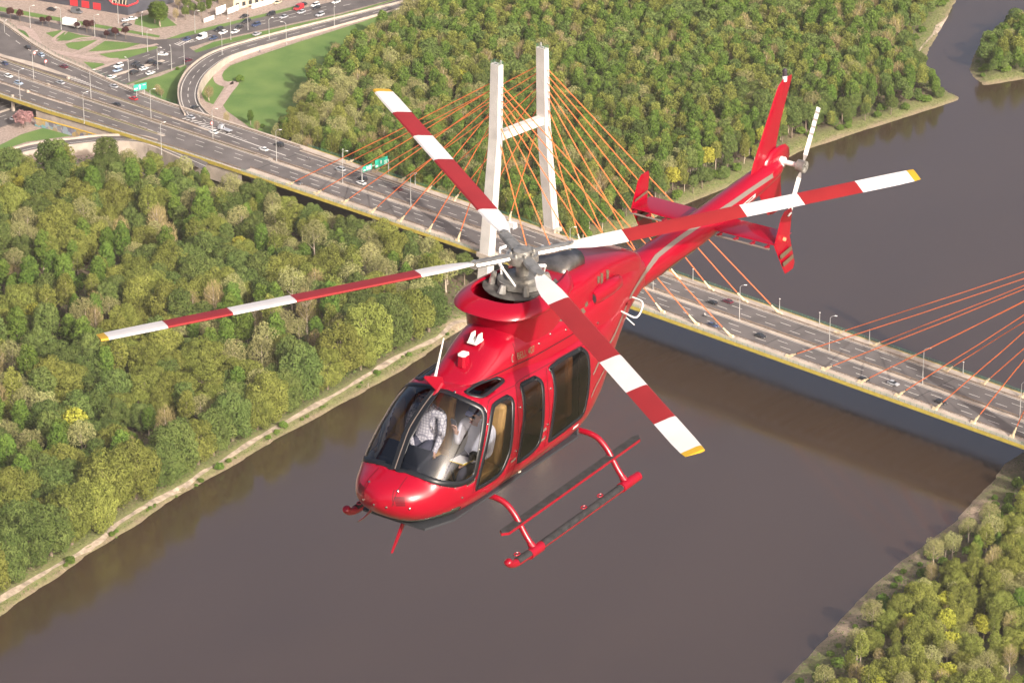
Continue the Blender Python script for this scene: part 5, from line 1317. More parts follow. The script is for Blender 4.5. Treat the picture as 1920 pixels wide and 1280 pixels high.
for nm, poly in WIN.items():
    dpoly = dense(poly)
    inn = inpoly(fu, fv, dpoly) & vis
    if nm == 'windshield': inn &= (np.abs(fc[:, 1]) > .012) & (fc[:, 2] > .3)
    inn &= ~cutf; cutf |= inn; WF[nm] = (inn, dpoly)
def submesh(name, faces, mats, parent, off=0.0, smooth=True):
    ids = sorted({i for f in faces for i in f}); mp = {a: b for b, a in enumerate(ids)}
    V = [sv[i] for i in ids]
    me = bpy.data.meshes.new(name); me.from_pydata([tuple(p) for p in V], [], [tuple(mp[i] for i in f) for f in faces])
    bm = bmesh.new(); bm.from_mesh(me); bmesh.ops.recalc_face_normals(bm, faces=bm.faces)
    bm.to_mesh(me); bm.free()
    if smooth: me.polygons.foreach_set('use_smooth', [True] * len(me.polygons))
    return link(name, me, mats, parent)
body_faces = [f for f, c in zip(sf, cutf) if not c]
fus = submesh('fuselage', body_faces + [tuple(range(NS))[::-1]], [red, creami], heli)
md = fus.modifiers.new('skin', 'SOLIDIFY'); md.thickness = .022; md.offset = -1; md.material_offset = 1; md.material_offset_rim = 1; md.use_even_offset = False
# panes with their frames
for nm, (inn, dpoly) in WF.items():
    hits = [cast(u, v, BVH_SH) for u, v in dpoly]; hits = [h for h in hits if h]
    for sg in (-1, 1):
        idx = np.nonzero(inn & ((fc[:, 1] < 0) if sg < 0 else (fc[:, 1] >= 0)))[0]
        if len(idx) == 0: continue
        pane = submesh(nm, [sf[i] for i in idx], WMAT[nm], heli)
        pts = [np.array(h[0]) * (1, -sg * -1 if sg > 0 else 1, 1) for h in hits]; pts = [np.array((p[0], -p[1] if sg > 0 else p[1], p[2])) for p in [np.array(h[0]) for h in hits]]
        nrs = [np.array((h[1][0], -h[1][1] if sg > 0 else h[1][1], h[1][2])) for h in hits]
        cen = np.mean(pts, 0); n = len(pts); rings = []
        wfr = .062 if nm == 'windshield' else (.045 if nm != 'roof_window' else .035)
        for i in range(n):
            t = pts[(i + 1) % n] - pts[i - 1]; t /= np.linalg.norm(t) + 1e-9; b = np.cross(nrs[i], t)
            if b @ (cen - pts[i]) < 0: b = -b
            p, q = pts[i], nrs[i]
            rings.append([p - b * .012 + q * .001, p - b * .008 + q * .007, p + b * wfr * .9 + q * .007, p + b * wfr - q * .006])
        V = [tuple(v_) for r in rings for v_ in r]; F_ = []
        for i in range(n):
            for j in range(3): F_.append((i * 4 + j, ((i + 1) % n) * 4 + j, ((i + 1) % n) * 4 + j + 1, i * 4 + j + 1))
        me = bpy.data.meshes.new('frame'); me.from_pydata(V, [], F_); me.polygons.foreach_set('use_smooth', [True] * len(F_)); link('frame', me, blackf, pane)
# chin glass
cs_ = (fc[:, 0] > .12) & (fc[:, 0] < .80) & (np.abs(fc[:, 1]) > .10) & (fc[:, 2] < np.interp(fc[:, 0], [.1, .3, .5, .8], [.03, .045, .06, .075])) & (np.abs(fc[:, 1]) < .62)
for sg in (-1, 1):
    ids = [sf[i] for i in np.nonzero(cs_ & (fc[:, 1] * sg > 0))[0]]
    o = submesh('chin_window', ids, mat('smoked chin window', (.035, .036, .028), .08, spec=.8), heli)
    m2 = o.modifiers.new('proud', 'SOLIDIFY'); m2.thickness = .008; m2.offset = 1
def plain(name, V, F, m, parent, ang=40):
    me = bpy.data.meshes.new(name); me.from_pydata([tuple(p) for p in V], [], F); bm = bmesh.new(); bm.from_mesh(me); bmesh.ops.recalc_face_normals(bm, faces=bm.faces); bm.to_mesh(me); bm.free()
    me.polygons.foreach_set('use_smooth', [True] * len(me.polygons)); me.set_sharp_from_angle(angle=math.radians(ang)); return link(name, me, m, parent)
plain('tail_boom', bv, bf + [tuple(range(len(bv) - NB_, len(bv)))], red, heli)
cowl = plain('cowling', cv, cf + [tuple(range(nC))[::-1]], red, heli)
plain('engine_cowl', ev, ef + [tuple(range(nC)), tuple(range(len(ev) - nC, len(ev)))[::-1]], red, heli, 30)
# mast fairing: stacked ovals with an overhanging brim
rings = []
for z, sx, sy in ((1.50, .44, .50), (1.66, .46, .51), (1.80, .50, .52), (1.855, .54, .535), (1.872, .68, .58), (1.895, .705, .592), (1.92, .695, .585), (1.965, .62, .54), (2.015, .49, .455), (2.02, .46, .43), (1.99, .44, .42)):
    r = []
    for t in np.linspace(0, 2 * math.pi, 64, endpoint=False):
        cx, sy_ = math.cos(t), math.sin(t); e = 2 / 2.7
        x = (np.sign(cx) * abs(cx) ** e); y = np.sign(sy_) * abs(sy_) ** e
        r.append((2.78 + (x * sx if x < 0 else x * 1.0), y * sy * (1 - .07 * max(x, 0)), z - (.03 * max(x, 0))))
    rings.append(r)
mbf = MB().loft(rings, capb=False); fair = mbf.build('mast_fairing', red, heli, smooth=True, angle=50)
MB().tube([(3.02, 0, 1.955), (3.02, 0, 1.965)], .47, 32).build('mast_well', mat('oily gearbox deck', (.075, .07, .065), .6, var=.4, scale=9), heli)
for k in range(7):
    th = k * 2 * math.pi / 7 + .3; x_, y_ = 3.03 + .36 * math.cos(th), .36 * math.sin(th)
    MB().tube([(x_, y_, 1.96), (x_ - .03 * math.cos(th), y_ - .03 * math.sin(th), 2.06 + .03 * (k % 3))], [.045 + .015 * (k % 2), .035], 8).build('control_actuator', mat('grey rotor metal', (.3, .29, .27)), heli, smooth=True)
# ---- decals that follow the skin
def decal(name, pts, w_, m, parent, off=.004, both=False, taper=None):
    S = dense(pts, 3.0, close=False); H_ = [cast(u, v) for u, v in S]; H_ = [(np.array(h[0]), np.array(h[1])) for h in H_ if h]
    if len(H_) < 2: return
    for sg in ((1, -1) if both else (1,)):
        A_, B_ = [], []
        for i, (p, n) in enumerate(H_):
            t = H_[min(i + 1, len(H_) - 1)][0] - H_[max(i - 1, 0)][0]; t /= np.linalg.norm(t) + 1e-9; b = np.cross(n, t)
            ww = w_ if taper is None else w_ * np.interp(i / (len(H_) - 1), [0, 1], taper)
            f_ = np.array([1, sg, 1]); A_.append((p + b * ww / 2 + n * off) * f_); B_.append((p - b * ww / 2 + n * off) * f_)
        k = len(A_); me = bpy.data.meshes.new(name); me.from_pydata([tuple(q) for q in A_ + B_], [], [(i, i + 1, k + i + 1, k + i) for i in range(k - 1)]); me.polygons.foreach_set('use_smooth', [True] * (k - 1)); link(name, me, m, parent)
decal('stripe', [(1449, 329), (1410, 355), (1373, 381), (1320, 416), (1273, 448), (1232, 480)], .06, stripe, heli, both=True)
decal('stripe', [(1232, 480), (1210, 510), (1190, 541), (1176, 569), (1152, 627), (1127, 670), (1112, 702)], .06, stripe, heli, both=True, taper=(1.1, .6))
decal('stripe', [(1160, 640), (1140, 680), (1118, 722), (1108, 745)], .03, stripe, heli, both=True)
decal('stripe', [(1336, 447), (1290, 477), (1250, 506), (1220, 535), (1205, 556)], .05, bronze, heli, both=True)
decal('stripe', [(1030, 838), (1000, 862), (975, 880), (940, 905)], .03, bronze, heli, both=True)
decal('stripe', [(1014, 811), (1024, 802)], .035, stripe, heli); decal('stripe', [(1011, 828), (1022, 820)], .03, stripe, heli); decal('stripe', [(957, 866), (967, 858)], .03, stripe, heli)
for pts in ([(915, 757), (919, 748), (940, 735), (966, 722)], [(914, 760), (912, 790), (906, 835), (896, 880), (890, 905), (886, 924)], [(967, 724), (970, 760), (972, 800), (968, 850), (962, 880), (955, 893)],
            [(967, 728), (968, 718), (985, 706), (1020, 687), (1060, 664), (1085, 650), (1097, 645)], [(1024, 690), (1027, 730), (1030, 770), (1026, 810), (1020, 838)], [(764, 893), (755, 905), (746, 920), (738, 940), (735, 949)], [(693, 903), (686, 915), (680, 928)]):
    decal('panel_gap', pts, .010, seam, heli, both=True)
decal('cowl_gap', [(961, 643), (966, 660), (970, 680)], .008, seam, cowl)
for i in range(5):
    decal('vent_slot', [(738 + (5 - i) * .9, 947 - i * 3.6), (758 + (5 - i) * .4 + i * .3, 947 - i * 3.6)], .012, blackf, heli, both=True)
decal('centre_post', [(741, 881), (755, 840), (768, 805), (784, 778), (802, 752), (821, 728)], .125, blackf, heli, off=.012)
decal('centre_post_trim', [(741, 880), (755, 840), (768, 805), (784, 778), (802, 752), (818, 732)], .014, stripe, heli, off=.016)
# lower seam of the cowling, dark
decal('cowl_lower_seam', [(881, 723), (905, 713), (935, 699), (966, 684), (1002, 667), (1050, 640), (1085, 619)], .012, blackf, cowl)
for a in ([(1122, 531), (1122, 518)], [(1128, 534), (1128, 512)], [(1139, 526), (1139, 506)]): decal('louver', a, .07, bronze, heli, both=True)
decal('louver', [(1050, 588), (1054, 602)], .10, bronze, heli); decal('louver', [(1090, 583), (1102, 570)], .10, bronze, heli)
# name on the cowl
def text_on(name, txt, uv0, uv1, m, parent, up_px=None, size=None):
    a, b = cast(*uv0), cast(*uv1)
    A_, B_ = np.array(a[0]), np.array(b[0]); n = np.array(a[1]) + np.array(b[1]); n /= np.linalg.norm(n)
    d = B_ - A_; L_ = np.linalg.norm(d); d /= L_; up = np.cross(n, d); up /= np.linalg.norm(up); n = np.cross(d, up)
    cu = bpy.data.curves.new(name, 'FONT'); cu.body = txt; cu.extrude = 0.0; cu.offset = .004
    ob = bpy.data.objects.new(name, cu); COL.objects.link(ob); bpy.context.view_layer.update()
    me = bpy.data.meshes.new_from_object(ob.evaluated_get(bpy.context.evaluated_depsgraph_get())); bpy.data.objects.remove(ob)
    co = np.array([v.co for v in me.vertices]); sc = L_ / (co[:, 0].max() - co[:, 0].min()); x0 = co[:, 0].min()
    sy = size / (co[:, 1].max() - co[:, 1].min()) if size else sc
    for v, c in zip(me.vertices, co):
        q = A_ + d * (c[0] - x0) * sc + up * c[1] * sy + n * .05
        r = BVH_ALL.ray_cast(Vector(q), Vector(-n)); q = np.array(r[0]) + n * .004 if r[0] is not None else q
        v.co = tuple(q)
    return link(name, me, m, parent)
text_on('lettering', 'BELL 407', (970.5, 674), (1003, 659), mat('dark gold lettering', (.16, .11, .06), .5), cowl, size=.085)
decal('emblem', [(961.5, 664), (960, 671), (961, 679)], .022, stripe, cowl); decal('emblem', [(961.5, 666), (960.5, 671), (961.2, 677)], .009, red, cowl, off=.006)
# placard on the boom
decal('placard', [(1390, 388), (1403, 377), (1416, 366)], .055, whitep, heli); decal('placard_text', [(1394, 385), (1403, 377), (1412, 369)], .025, blader, heli, off=.006)
decal('placard', [(1074, 803), (1084, 795)], .04, whitep, heli)
# latches and fasteners
def stud(u, v, r=.014, m=None, parent=None):
    h = cast(u, v)
    if h:
        p, n = h; MB().tube([tuple(p), tuple(p + n * .012), tuple(p + n * .016)], [r, r, r * .5], 8).build('fastener', m or chrome, parent or heli, smooth=True)
for u, v in ((975, 763), (967, 845), (914, 795), (889, 898), (1032, 728), (1021, 818), (898, 842), (1026, 795), (866, 932), (693, 903), (746, 920), (725, 950), (702, 945), (768, 953), (682, 936), (853, 735), (1085, 625), (1060, 618), (1031, 626), (958, 620), (1010, 644), (1163, 520), (1120, 605)): stud(u, v)
# ---- exhaust, pods, scoops
mb = MB(); rings = []
for x, h, w_ in ((3.56, .02, .27), (3.64, .12, .275), (3.76, .185, .28), (3.92, .21, .28), (4.06, .20, .275)):
    rings.append([(x, w_ * math.cos(t), 1.93 + h * max(0, math.sin(t)) ** .6) for t in np.linspace(0, math.pi, 15)])
mb.loft(rings, closed=False, capa=False, capb=False)
ex = mb.build('exhaust_hood', mat('brushed exhaust steel', (.30, .28, .26), .35, metal=.9, var=.2, scale=8), heli, smooth=True); m2 = ex.modifiers.new('t', 'SOLIDIFY'); m2.thickness = .02
MB().add([(4.02, .25 * math.cos(t), 1.94 + .14 * max(0, math.sin(t)) ** .6) for t in np.linspace(0, math.pi, 13)], [tuple(range(13))]).build('exhaust_mouth', dkint, heli)
for sg in (-1, 1):
    mb = MB(); rings = []
    for x, s in ((3.92, .85), (4.05, 1), (4.35, 1), (4.55, .8), (4.62, .25)):
        rings.append([(x, sg * (.47 + .085 * s * math.cos(t)), 1.56 + .115 * s * math.sin(t)) for t in np.linspace(0, 2 * math.pi, 16, endpoint=False)])
    pod = mb.loft(rings).build('side_scoop', red, heli, smooth=True, angle=60)
    MB().tube([(3.915, sg * .47, 1.56), (3.925, sg * .47, 1.56)], .07, 12).build('scoop_mouth', dkint, pod)
# ---- tail surfaces
def foil(c, th, n=9):
    up = [(t, th * c * 2.6 * (0.2969 * math.sqrt(t) - .126 * t - .3516 * t * t + .2843 * t ** 3 - .1036 * t ** 4)) for t in (np.linspace(0, 1, n) ** 1.7)]
    return [(t * c, y) for t, y in up] + [(t * c, -y) for t, y in up[-2:0:-1]]
def surface(name, st, th, m, axis, parent):
    """st: list of (pos, le_x, chord, other): loft of aerofoil sections; axis 'z' for fins, 'y' for the tailplane"""
    rings = []
    for s, le, c, o_ in st:
        rings.append([(le + x, o_ + t, s) if axis == 'z' else (le + x, s, o_ + t) for x, t in foil(c, th)])
    return MB().loft(rings).build(name, m, parent, smooth=True, angle=50)
fin = surface('vertical_fin', [(1.40, 8.66, .80, 0), (1.62, 8.76, .60, 0), (2.0, 9.0, .47, 0), (2.4, 9.26, .40, 0), (2.54, 9.36, .37, 0), (2.60, 9.48, .25, 0)], .12, red, 'z', heli)
surface('ventral_fin', [(1.36, 8.80, .78, 0), (1.1, 8.95, .60, 0), (.8, 9.14, .46, 0), (.70, 9.22, .40, 0), (.67, 9.32, .28, 0)], .10, red, 'z', heli)
MB().tube([(9.53, 0, 2.56), (9.53, 0, 2.64)], .035, 12).build('beacon_base', whitep, fin); MB().tube([(9.53, 0, 2.64), (9.53, 0, 2.72), (9.53, 0, 2.745)], [.034, .034, .012], 12).build('beacon', mat('dark beacon glass', (.05, .04, .05), .15), fin, smooth=True)
surface('gearbox_fairing', [(1.28, 9.02, .62, -.02), (1.42, 9.0, .74, -.02), (1.54, 9.05, .66, -.02), (1.63, 9.16, .44, -.02), (1.655, 9.26, .2, -.02)], .30, red, 'z', heli)
stab = surface('horizontal_stabilizer', [(-1.09, 7.42, .50, 1.17), (-.4, 7.41, .50, 1.17), (.4, 7.41, .50, 1.17), (1.09, 7.42, .50, 1.17)], .13, red, 'y', heli)
for sg in (-1, 1):
    slat = MB().tube([(7.345, sg * .26, 1.135), (7.345, sg * 1.07, 1.135)], .022, 8, flat=.6).build('slat', stripe, stab)
    for y in (.3, .55, .8, 1.02): MB().box((7.38, sg * y, 1.145), (.09, .035, .03)).build('slat_bracket', red2, slat)
    fl_ = surface('finlet', [(.64, 7.76, .22, sg * 1.10), (.72, 7.70, .31, sg * 1.10), (1.16, 7.42, .42, sg * 1.10), (1.50, 7.575, .30, sg * 1.10), (1.565, 7.66, .19, sg * 1.10)], .085, red, 'z', stab)
    for z0, z1 in ((.78, .85), (.92, .99)) if sg < 0 else ((1.24, 1.28), (.92, .99)):
        le = lambda z: np.interp(z, [.64, .72, 1.16, 1.5], [7.76, 7.70, 7.42, 7.575]); te = lambda z: np.interp(z, [.64, .72, 1.16, 1.5], [7.98, 8.01, 7.84, 7.875])
        y = sg * 1.10 - .028
        MB().add([(le(z0) + .02, y, z0), (te(z0) - .06, y, z0 + .02), (te(z1) - .06, y, z1 + .02), (le(z1) + .02, y, z1)], [(0, 1, 2, 3)]).build('stripe', stripe, fl_) if False else None
        V = [(le(z0) + .01, y, z0), (te(z0) - .05, y, z0 + .03), (te(z1) - .05, y, z1 + .03), (le(z1) + .01, y, z1)]
        o_ = MB().add(V, [(0, 1, 2, 3)]).build('finlet_stripe', bronze, stab)
MB().tube([(7.62, -1.13, 1.20), (7.62, -1.16, 1.20)], .025, 10).build('navigation_light', mat('lit red lamp', (.9, .1, .05), .2, emit=((1, .08, .04), 4.0)), heli)
MB().tube([(7.7, -1.14, 1.50), (7.78, -1.14, 1.52)], .012, 6).build('static_wick', whitep, heli)
# ---- tail rotor
tr = empty('tail_rotor', (0, 0, 0), parent=heli)
MB().tube([(9.41, -.06, 1.45), (9.41, -.40, 1.45)], .035, 10).tube([(9.41, -.06, 1.45), (9.41, -.12, 1.45)], .07, 12).build('shaft', whitep, tr, smooth=True)
MB().tube([(9.41, -.33, 1.45), (9.41, -.45, 1.45)], .085, 14).tube([(9.36, -.44, 1.40), (9.46, -.44, 1.50)], .02, 6).tube([(9.36, -.44, 1.50), (9.46, -.44, 1.40)], .02, 6).build('hub', greym, tr, smooth=True)
TA = math.radians(62)
for sg in (-1, 1):
    mb = MB(); d = np.array([math.cos(TA), 0, math.sin(TA)]) * sg; c = np.array([-math.sin(TA), 0, math.cos(TA)])
    rr = [.08, .16, .30, .44, .47, .54, .57, .64, .67, .74, .77, .83]; mi = [1, 0, 0, 1, 0, 1, 0, 1, 0, 1, 0]
    prev = None
    for k in range(len(rr) - 1):
        R2 = []
        for r_ in (rr[k], rr[k + 1]):
            ch = np.interp(r_, [.08, .16, .83], [.05, .14, .13]); o_ = np.array([9.41, -.40, 1.45]) + d * r_
            R2.append([tuple(o_ + c * ch * a + np.array([0, b, 0])) for a, b in ((-.5, 0), (-.2, .012), (.2, .010), (.5, 0), (.2, -.008), (-.2, -.010))])
        mb.loft(R2, mi=mi[k], capa=k == 0, capb=k == len(rr) - 2)
    mb.build('blade', [bladew, mat('grey blade band', (.22, .2, .2), .4)], tr, smooth=True, angle=30)
# ---- main rotor, at rest
mr = empty('main_rotor', (0, 0, 0), parent=heli)
nD = np.array([-.0666, .0077, 1.0]); nD /= np.linalg.norm(nD); e1 = np.cross([0, 1, 0], nD); e1 /= np.linalg.norm(e1); e2 = np.cross(nD, e1)
MB().tube([(3.05, 0, 1.7), tuple(HUB)], [.10, .075], 16).build('mast', greym, mr, smooth=True)
hubm = MB(); hubm.tube([tuple(HUB - nD * .07), tuple(HUB + nD * .03)], .20, 20).tube([tuple(HUB + nD * .03), tuple(HUB + nD * .075), tuple(HUB + nD * .09)], [.12, .11, .05], 20)
for k in range(8):
    th = k * math.pi / 4; p = HUB + (e1 * math.cos(th) + e2 * math.sin(th)) * .145 + nD * .03; hubm.tube([tuple(p), tuple(p + nD * .035)], .018, 6)
hubm.build('hub', greym, mr, smooth=True)
swp = MB(); swp.tube([(3.04, 0, 1.98), (3.04, 0, 2.05)], .30, 24).tube([(3.04, 0, 2.05), (3.04, 0, 2.09)], .20, 24); swp.build('swashplate', greym, mr, smooth=True)
BAND = [(.115, .25, 0), (.25, .548, 1), (.548, .696, 0), (.696, .847, 1), (.847, .982, 0), (.982, 1.0, 2)]
for k, az in enumerate((54.5, 144.5, -35.5, -125.5)):
    a = math.radians(az); d = e1 * math.cos(a) + e2 * math.sin(a); c = np.cross(nD, d)
    pit = math.radians(7); cc = c * math.cos(pit) + nD * math.sin(pit); nn = np.cross(d, cc)
    mb = MB(); R_ = 5.335
    for (f0, f1, mi) in BAND:
        rs = np.linspace(f0, f1, 4); rg = []
        for f_ in rs:
            r_ = f_ * R_; ch = np.interp(f_, [.115, .14, .19, .97, 1.0], [.12, .19, .275, .275, .24]); o_ = HUB + d * r_ + nD * (.010 + .25 * (f_ - .1) * .08)
            rg.append([tuple(o_ + cc * ch * x + nn * y) for x, y in ((.30, 0), (.24, .016), (.05, .020), (-.4, .008), (-.70, 0), (-.4, -.006), (.05, -.014), (.24, -.012))])
        mb.loft(rg, mi=mi, capa=f0 < .12, capb=f1 > .99)
    bl = mb.build('blade', [bladew, blader, bladey], mr, smooth=True, angle=30)
    g = MB(); g.tube([tuple(HUB + d * .12), tuple(HUB + d * .3), tuple(HUB + d * .62)], [.07, .085, .075], 10, flat=.6); g.box(tuple(HUB + d * .62), (.08, .08, .09)); g.build('blade_grip', greym, bl, smooth=True)
    p0 = np.array([3.04, 0, 2.06]) + (e1 * math.cos(a + .9) + e2 * math.sin(a + .9)) * .26; p1 = HUB + d * .33 + c * .17 - nD * .03
    g = MB(); g.tube([tuple(p0), tuple(p1)], .014, 8).tube([tuple(p1), tuple(HUB + d * .33)], .022, 6); g.build('pitch_link', whitep, bl, smooth=True)
# ---- landing gear
for sg in (-1, 1):
    y = sg * 1.19; pts = [(.97, y * .995, -.585), (1.0, y, -.63), (1.08, y, -.675), (1.2, y, -.70), (1.5, y, -.705), (2.6, y, -.715), (3.95, y, -.72)]
    sk = MB().tube(smoothline(pts, 4), [.03] + [.052] * (len(smoothline(pts, 4)) - 2) + [.045], 12).build('skid', red2, heli, smooth=True, angle=60)
    for xa, xb, za, zb_ in ((1.72, 3.54, -.707, -.718), (1.16, 1.44, -.693, -.704)):
        MB().loft([[(x_, y - sg * .0545 * math.cos(t) * -1, z_ + .0545 * math.sin(t)) for t in np.linspace(.05, 2.75, 9)] for x_, z_ in ((xa, za), (xb, zb_))], closed=False, capa=False, capb=False).build('grip_tread', grip, sk, smooth=True)
    for x in (1.57, 3.68): MB().tube([(x - .13, y, -.715), (x + .13, y, -.715)], .066, 12).build('saddle', red2, sk, smooth=True)
    MB().tube([(3.68, y, -.715), (3.96, y, -.722)], .062, 12).build('shoe', red2, sk, smooth=True)
    for x, z in ((1.22, -.62), (2.72, -.64), (3.1, -.64)):
        MB().tube([(x + .045 * math.cos(t), y + .03 * math.sin(t) - sg * .03, z + .005) for t in np.linspace(0, 6.0, 11)], .008, 6).build('tie_ring', red2, sk, smooth=True)
    stp = MB().prism([(1.24, sg * .895), (4.28, sg * .895), (4.36, sg * .94), (4.28, sg * 1.015), (1.27, sg * 1.015), (1.19, sg * .95)], -.42, -.388).build('step', red2, heli)
    MB().prism([(1.24, sg * .90), (4.28, sg * .90), (4.355, sg * .94), (4.28, sg * 1.010), (1.27, sg * 1.010), (1.20, sg * .95)], -.387, -.378).build('grip_tread', grip, stp)
for x in (1.57, 3.68):
    pts = []
    for sg in (-1, 1):
        q = [(x, sg * .40, -.165), (x, sg * .62, -.165), (x, sg * .76, -.20), (x, sg * .88, -.30), (x, sg * .97, -.42), (x, sg * 1.05, -.54), (x, sg * 1.18, -.70)]
        pts = q[::-1] + pts if sg < 0 else pts + q
    S = smoothline(pts, 4); xt = MB().tube(S, .038, 12).build('cross_tube', red2, heli, smooth=True)
    for sg in (-1, 1): MB().tube([(x, sg * 1.12, -.63), (x, sg * 1.165, -.68)], [.046, .052], 12).build('sleeve', red2, xt, smooth=True)
# ---- antennas, wire cutters, pitot
MB().tube([(1.33, .13, 1.26), (1.37, .13, 1.36), (1.45, .13, 1.56), (1.54, .13, 1.78)], [.035, .018, .012, .008], 8).build('whip_antenna', whitep, heli, smooth=True)
gp = MB().loft([[(1.74 + .065 * a * s, -.02 + .052 * b * s, z) for a, b in ((-1, -.6), (-.6, -1), (.6, -1), (1, -.6), (1, .6), (.6, 1), (-.6, 1), (-1, .6))] for z, s in ((1.38, 1.15), (1.52, .95))]).build('antenna_pedestal', red, heli)
MB().loft([[(1.74 + .072 * a * s, -.02 + .058 * b * s, z) for a, b in ((-1, -.6), (-.6, -1), (.6, -1), (1, -.6), (1, .6), (.6, 1), (-.6, 1), (-1, .6))] for z, s in ((1.521, .95), (1.54, .95), (1.55, .7))]).build('antenna_cap', whitep, gp)
fk = MB().box((2.03, 0, 1.585), (.17, .13, .02)).build('fork_antenna', whitep, heli)
for y in (-.05, .05): MB().loft([[(1.96, y - .012, 1.595), (2.09, y - .012, 1.595), (2.09, y + .012, 1.595), (1.96, y + .012, 1.595)], [(2.02, y - .006, 1.685), (2.10, y - .006, 1.685), (2.10, y + .006, 1.685), (2.02, y + .006, 1.685)]]).build('fork_fin', whitep, fk)
wc = MB(); wc.add([(1.36, -.012, 1.27), (1.20, -.012, 1.245), (.93, -.004, 1.53), (.96, -.004, 1.545), (1.30, -.012, 1.40), (1.36, .012, 1.27), (1.20, .012, 1.245), (.93, .004, 1.53), (.96, .004, 1.545), (1.30, .012, 1.40)], [(0, 1, 2, 3, 4), (9, 8, 7, 6, 5), (0, 5, 6, 1), (1, 6, 7, 2), (2, 7, 8, 3), (3, 8, 9, 4), (4, 9, 5, 0)])
wc.tube([(1.30, 0, 1.31), (1.10, 0, 1.185)], [.03, .02], 6); wc.build('wire_cutter', red2, heli)
lw = MB(); lw.loft([[(.52, -.012, -.10), (.70, -.012, -.10), (.70, .012, -.10), (.52, .012, -.10)], [(.46, -.010, -.22), (.55, -.010, -.22), (.55, .010, -.22), (.46, .010, -.22)], [(.24, -.006, -.52), (.27, -.006, -.53), (.27, .006, -.53), (.24, .006, -.52)]]); lw.build('lower_wire_cutter', red2, heli)
MB().tube([(.0, .12, .12), (-.16, .12, .09), (-.26, .12, .09)], [.016, .014, .012], 8).build('pitot_tube', chrome, heli, smooth=True)
for sg in (-1, 1):
    hp_ = MB().tube(smoothline([(5.07, sg * .22, 1.13), (5.07, sg * .38, 1.12), (5.06, sg * .52, 1.10), (4.98, sg * .57, 1.05), (4.80, sg * .60, 1.00), (4.76, sg * .48, 1.03), (4.78, sg * .30, 1.06)], 3), .012, 8).build('towel_bar_antenna', whitep, heli, smooth=True)
MB().tube([(5.02, -.28, .86), (5.15, -.36, .70)], .008, 6).build('blade_antenna', whitep, heli)
# ---- interior
MB().prism([(.3, -.45), (.7, -.6), (3.4, -.64), (3.4, .64), (.7, .6), (.3, .45)], -.11, -.08).build('cabin_floor', dkint, heli)
pan = MB().loft([[(.42, -.14, -.05), (.72, -.14, -.05), (.72, .46, -.05), (.42, .44, -.05)], [(.44, -.20, .40), (.84, -.18, .42), (.84, .50, .42), (.44, .44, .40)], [(.54, -.20, .56), (.88, -.20, .64), (.88, .50, .64), (.54, .40, .56)]]).build('instrument_panel', dkint, heli, bevel=.03)
for y in (-.02, .18, .38): MB().tube([(.875, y, .53), (.884, y, .53)], .06, 16).build('instrument', mat('instrument face', (.08, .085, .09), .2), pan)
MB().box((1.12, 0, .12), (.62, .20, .34)).build('centre_console', dkint, heli, bevel=.03)
def seat(y):
    s = empty('seat', (0, 0, 0), parent=heli)
    MB().box((1.46, y, .16), (.52, .44, .14)).build('cushion', tan, s, bevel=.05)
    R_ = Matrix.Rotation(math.radians(10), 3, 'Y'); MB().box((1.77, y, .58), (.13, .44, .78), R=R_).build('backrest', tan, s, bevel=.05)
    MB().box((1.86, y, 1.03), (.08, .26, .14)).build('headrest', tan, s, bevel=.04)
    MB().box((1.50, y, 0.0), (.46, .40, .18)).build('seat_base', dkint, s)
for y in (.36, -.36): seat(y)
for y in (-.40, .0, .40):
    rs = empty('rear_seat', (0, 0, 0), parent=heli); MB().box((3.0, y, .18), (.5, .36, .16)).build('cushion', tan, rs, bevel=.05); MB().box((3.3, y, .62), (.13, .36, .85)).build('backrest', tan, rs, bevel=.05)
MB().box((3.45, 0, .5), (.04, 1.2, 1.2)).build('rear_bulkhead', dkint, heli)
MB().box((2.13, 0, .36), (.05, 1.20, .85)).build('bulkhead', creami, heli)
for sg in (-1, 1): MB().box((2.07, sg * .60, .50), (.10, .03, 1.0)).build('door_post_lining', creami, heli)
for sg in (-1, 1):
    MB().tube([(1.26, sg * .30, -.05), (1.16, sg * .29, .15), (1.10, sg * .27, .38)], [.016, .016, .022], 8).build('cyclic_stick', dkint, heli, smooth=True)

# ================================================================== PEOPLE
skinm = mat('skin', (0.46, 0.27, 0.19), 0.55, var=.06, scale=8)
def plaid():
    m = bpy.data.materials.new('white plaid shirt'); m.use_nodes = True; t = m.node_tree; b = t.nodes['Principled BSDF']; tc = t.nodes.new('ShaderNodeTexCoord')
    last = None
    for ax_ in ('X', 'Y', 'Z'):
        wv = t.nodes.new('ShaderNodeTexWave'); wv.wave_type = 'BANDS'; wv.bands_direction = ax_; wv.inputs['Scale'].default_value = 8.0; t.links.new(tc.outputs['Object'], wv.inputs['Vector'])
        mt = t.nodes.new('ShaderNodeMath'); mt.operation = 'GREATER_THAN'; mt.inputs[1].default_value = .9; t.links.new(wv.outputs['Fac'], mt.inputs[0])
        if last is None: last = mt.outputs[0]
        else:
            mm = t.nodes.new('ShaderNodeMath'); mm.operation = 'MAXIMUM'; t.links.new(last, mm.inputs[0]); t.links.new(mt.outputs[0], mm.inputs[1]); last = mm.outputs[0]
    mx = t.nodes.new('ShaderNodeMix'); mx.data_type = 'RGBA'; mx.inputs[6].default_value = (.62, .60, .62, 1); mx.inputs[7].default_value = (.30, .29, .33, 1)
    t.links.new(last, mx.inputs[0]); t.links.new(mx.outputs[2], b.inputs['Base Color']); b.inputs['Roughness'].default_value = .85
    return m
